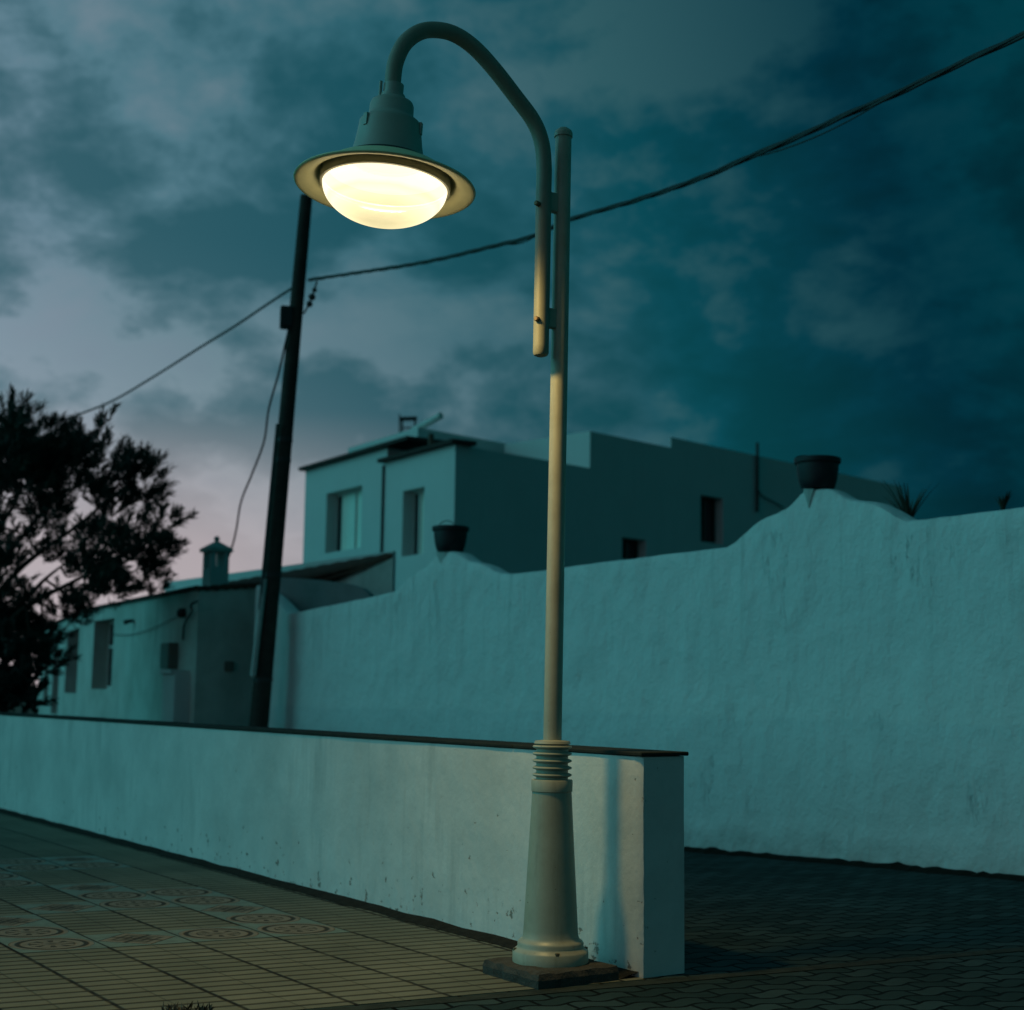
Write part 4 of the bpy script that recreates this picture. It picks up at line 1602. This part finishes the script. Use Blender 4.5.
for (px, py), dy, dens in limbs:
    end = fork.lerp(at(px, py, TY + dy * 1.3), 0.865)
    # the limb stops short; sprays carry on
    start = min(mains_t, key=lambda m_: (m_ - end).length + random.uniform(0, 0.5))
    mid = start.lerp(end, 0.45) + rnd() * 0.14 - UP * 0.05
    mid2 = start.lerp(end, 0.75) + rnd() * 0.10
    tip = start.lerp(end, 0.89)
    path = smooth_path([start, mid, mid2, tip], 7)
    nn = len(path)
    add_tube(bmt, path, [0.022 * (1 - 0.86 * i / (nn - 1)) for i in range(nn)], 6)
    outd = (end - fork).normalized()
    for c in range(max(1, round((3.4 if px < 70 else 2.5) * dens + random.uniform(-0.5, 0.5)))):
        t = 1.0 if c == 0 else random.uniform(0.66, 0.98)
        jn = path[min(nn - 1, int(t * (nn - 1)))]
        cc_ = jn + (rnd() * 0.10 if c == 0 else rnd() * 0.45)
        rad = random.uniform(0.11, 0.34)
        add_tube(bmt, [jn, jn.lerp(cc_, 0.5) + UP * 0.02, cc_], [0.012, 0.010, 0.007], 4)
        lean = (outd * 0.7 + UP * 0.8 + rnd() * 0.5).normalized()
        for k in range(random.randint(6, 11)):
            o_ = rnd()
            o_.z *= 0.7
            p = cc_ + o_ * rad
            d = (o_ * 0.9 + lean * 0.9 + rnd() * 0.3)
            ln = random.uniform(0.10, 0.30)
            add_tube(bmt, [cc_, p, p + d.normalized() * ln], [0.006, 0.005, 0.003], 3)
            spray(bmf, p, d, ln, random.randint(24, 36), 0.016)
link("trunk", bmt, M_BARK, tree)
link("crown", bmf, M_LEAF, tree)

# dense shrub beneath it, hiding the far end of the house
SY = 19.5
sb = at(-20, 700, SY)
sb.z = zg(sb.x, sb.y)
shrub = thing("shrub", "dense black-green shrub under the tree, beside the low house", "shrub", sb)
bmf = bmesh.new()
bmt = bmesh.new()
for c in range(340):
    px = random.uniform(-90, 38)
    lim = 628 + max(0, px - 5) * 1.5 + 10 * noise.noise(Vector((px * 0.06, 2, 1)))
    py = random.uniform(lim, 716)
    if px > 26 and random.random() < 0.5:
        continue
    p = at(px, py, SY + random.uniform(-0.6, 0.9))
    spray(bmf, p, UP * 0.7 + rnd(), 0.25, 40, 0.03)
for k in range(14):
    e = at(random.uniform(-70, 28), random.uniform(650, 700), SY + random.uniform(-0.4, 0.6))
    add_tube(bmt, [sb - UP * 0.05, sb.lerp(e, 0.5) + rnd() * 0.1, e], [0.04, 0.028, 0.01], 6)
link("stems", bmt, M_BARK, shrub)
link("foliage", bmf, M_BUSH, shrub)


# ------------------------------------------------------------------ spiky plants behind the garden wall
def spiky(cx, cy, extra, n, length_px, label, spread, up_bias):
    q = hit(cx, cy, B0, BD)
    yb_ = q.y + extra
    b_ = at(cx, cy, yb_)
    root = Vector((b_.x, b_.y, zg(b_.x, b_.y)))
    o = thing("spiky_plant", label, "plant", root)
    crown = at(cx, cy + 8, yb_)
    bm = bmesh.new()
    add_tube(bm, smooth_path([root - UP * 0.05, root.lerp(crown, 0.5) + Vector((0.05, 0, 0)), crown], 4), [0.06, 0.057, 0.055, 0.052, 0.05, 0.047, 0.045, 0.042, 0.04], 8)
    link("stem", bm, M_BARK, o)
    bm = bmesh.new()
    m = (at(cx + length_px, cy, yb_) - at(cx, cy, yb_)).length
    for k in range(n):
        a = random.uniform(0, 2 * math.pi)
        d = Vector((math.cos(a) * spread, math.sin(a) * spread, up_bias + random.uniform(-0.3, 0.5))).normalized()
        ln = m * random.uniform(0.6, 1.1)
        s = d.cross(UP).normalized()
        prev = None
        for i in range(6):
            t = i / 5
            p = crown + d * ln * t + Vector((d.x, d.y, 0)) * 0.15 * ln * t * t - UP * 0.16 * ln * t * t
            w = 0.016 * (1 - t) + 0.002
            nrm_ = s.cross(d).normalized()
            cur = [bm.verts.new(p - s * w), bm.verts.new(p - nrm_ * w * 0.4), bm.verts.new(p + s * w)]
            if prev:
                bm.faces.new((prev[0], prev[1], cur[1], cur[0]))
                bm.faces.new((prev[1], prev[2], cur[2], cur[1]))
            prev = cur
    link("leaves", bm, M_YUCCA, o)
    return o


spiky(909, 516, 1.2, 26, 54, "thin spiky plant beside the end of the house, behind the wall", 0.50, 0.95)
spiky(1003, 503, 1.0, 22, 24, "small upright plant poking above the wall at the right edge", 0.35, 0.9)

# tuft of dry weed on the pavement
wb = ground(186, 1012)
bm = bmesh.new()
for k in range(120):
    p = wb + Vector((random.uniform(-0.10, 0.10), random.uniform(-0.03, 0.03), 0.0))
    d = (UP * 0.7 + rnd() * 0.9)
    d.z = abs(d.z)
    blade(bm, p, d.normalized(), random.uniform(0.015, 0.05), 0.006)
o = link("weed_tuft", bm, leaf_mat("dry_weed", (0.05, 0.04, 0.025), (0.03, 0.03, 0.02)), loc=wb)
tag(o, "small dark weed tuft growing on the pavement at the bottom edge", "weed")

# ------------------------------------------------------------------ sky and light
CLOUD_OFF = (0.35, 0.2, 0.1)
world = bpy.data.worlds.new("World")
scene.world = world
world.use_nodes = True
nt = world.node_tree
nt.nodes.clear()
out = nt.nodes.new('ShaderNodeOutputWorld')
bg = nt.nodes.new('ShaderNodeBackground')
L(nt, bg.outputs[0], out.inputs[0])
tc = nt.nodes.new('ShaderNodeTexCoord')
dv = tc.outputs['Generated']
sky = nt.nodes.new('ShaderNodeTexSky')
sky.sky_type = 'NISHITA'
sky.sun_disc = False
SUN_EL, SUN_AZ = math.radians(2.0), math.radians(-100)   # low sun to the left, just about gone
sky.sun_elevation = SUN_EL
sky.sun_rotation = SUN_AZ
sep = nt.nodes.new('ShaderNodeSeparateXYZ')
L(nt, dv, sep.inputs[0])
dx, dy, dz = sep.outputs
# west (left, a little behind) is still bright, east is night
g = math_node(nt, 'ADD', math_node(nt, 'MULTIPLY', dx, -0.93), math_node(nt, 'MULTIPLY', dy, 0.10))
g = math_node(nt, 'ADD', g, math_node(nt, 'MULTIPLY', dz, -0.30))
gm = math_node(nt, 'ADD', math_node(nt, 'MULTIPLY', g, 0.5), 0.5)
base_c = ramp(nt, gm, [(0.0, (0.0004, 0.085, 0.095)), (0.30, (0.0004, 0.050, 0.064)), (0.39, (0.0005, 0.025, 0.043)), (0.46, (0.003, 0.064, 0.088)), (0.53, (0.028, 0.120, 0.155)), (0.61, (0.085, 0.19, 0.24)),
                       (0.69, (0.20, 0.28, 0.36)), (0.77, (0.04, 0.34, 0.40)), (1.0, (0.008, 0.52, 0.55))])
# warm band low in the west
low = math_node(nt, 'MULTIPLY', ramp(nt, dz, [(0.06, 1.0), (0.30, 0.0)]), ramp(nt, gm, [(0.47, 0.0), (0.60, 0.85), (0.70, 0.85), (0.77, 0.0)]))
pink = math_node(nt, 'MULTIPLY', ramp(nt, dz, [(0.0, 1.0), (0.10, 0.8), (0.19, 0.0)]), ramp(nt, gm, [(0.52, 0.0), (0.63, 0.9), (0.71, 0.9), (0.77, 0.0)]))
base_c = mix_col(nt, low, base_c, (0.33, 0.37, 0.41))
# clouds
mp = nt.nodes.new('ShaderNodeMapping')
mp.inputs['Location'].default_value = CLOUD_OFF
mp.inputs['Rotation'].default_value = (0, math.radians(14), 0)
mp.inputs['Scale'].default_value = (1.0, 1.0, 1.75)
L(nt, dv, mp.inputs['Vector'])
wv = nt.nodes.new('ShaderNodeTexNoise')
wv.inputs['Scale'].default_value = 3.0
wv.inputs['Detail'].default_value = 3
L(nt, mp.outputs[0], wv.inputs['Vector'])
warp = mix_col(nt, 0.10, mp.outputs[0], wv.outputs['Color'], 'ADD')
c1 = noise_tex(nt, warp, 7.5, 9, 0.58)
c2 = noise_tex(nt, warp, 3.0, 4, 0.5)
cl = math_node(nt, 'ADD', math_node(nt, 'MULTIPLY', c1, 0.58), math_node(nt, 'MULTIPLY', c2, 0.42))
dark = ramp(nt, cl, [(0.475, 0.0), (0.51, 0.6), (0.55, 1.0)])
light = ramp(nt, cl, [(0.41, 1.0), (0.475, 0.0)])
cloud_c = ramp(nt, gm, [(0.0, (0.0004, 0.075, 0.082)), (0.38, (0.0003, 0.014, 0.024)), (0.46, (0.002, 0.050, 0.064)), (0.54, (0.010, 0.078, 0.104)), (0.66, (0.036, 0.112, 0.145)), (0.78, (0.02, 0.24, 0.28)), (1.0, (0.006, 0.44, 0.46))])
dark = math_node(nt, 'MULTIPLY', dark, math_node(nt, 'SUBTRACT', 0.95, math_node(nt, 'MULTIPLY', low, 0.55)))
col = mix_col(nt, dark, base_c, cloud_c)
hi_c = ramp(nt, gm, [(0.0, (0.001, 0.020, 0.028)), (0.38, (0.004, 0.042, 0.060)), (0.46, (0.034, 0.108, 0.126)), (0.54, (0.085, 0.175, 0.21)), (0.66, (0.205, 0.27, 0.335)), (0.78, (0.05, 0.40, 0.45)), (1.0, (0.01, 0.58, 0.60))])
col = mix_col(nt, math_node(nt, 'MULTIPLY', light, 0.85), col, hi_c)
col = mix_col(nt, pink, col, (0.52, 0.43, 0.45))
# a breath of the real twilight sky over it
tint = mix_col(nt, 1.0, sky.outputs[0], (0.004, 0.05, 0.06), 'MULTIPLY')
addn = mix_col(nt, 0.06, col, tint, 'ADD')
L(nt, addn, bg.inputs['Color'])
bg.inputs['Strength'].default_value = 1.0

sd_ = bpy.data.lights.new("sun", 'SUN')
sd_.energy = 0.35
sd_.angle = math.radians(45)
sd_.color = (0.22, 0.82, 0.93)
so_ = bpy.data.objects.new("sun", sd_)
COL.objects.link(so_)
sdir = Vector((-0.93, -0.10, 0.36)).normalized()        # where the afterglow comes from
so_.rotation_euler = sdir.to_track_quat('Z', 'Y').to_euler()

# ------------------------------------------------------------------ render settings
scene.view_settings.view_transform = 'Standard'
scene.view_settings.look = 'None'
scene.view_settings.exposure = 0
scene.view_settings.gamma = 1
scene.cycles.max_bounces = 6
scene.cycles.transparent_max_bounces = 8
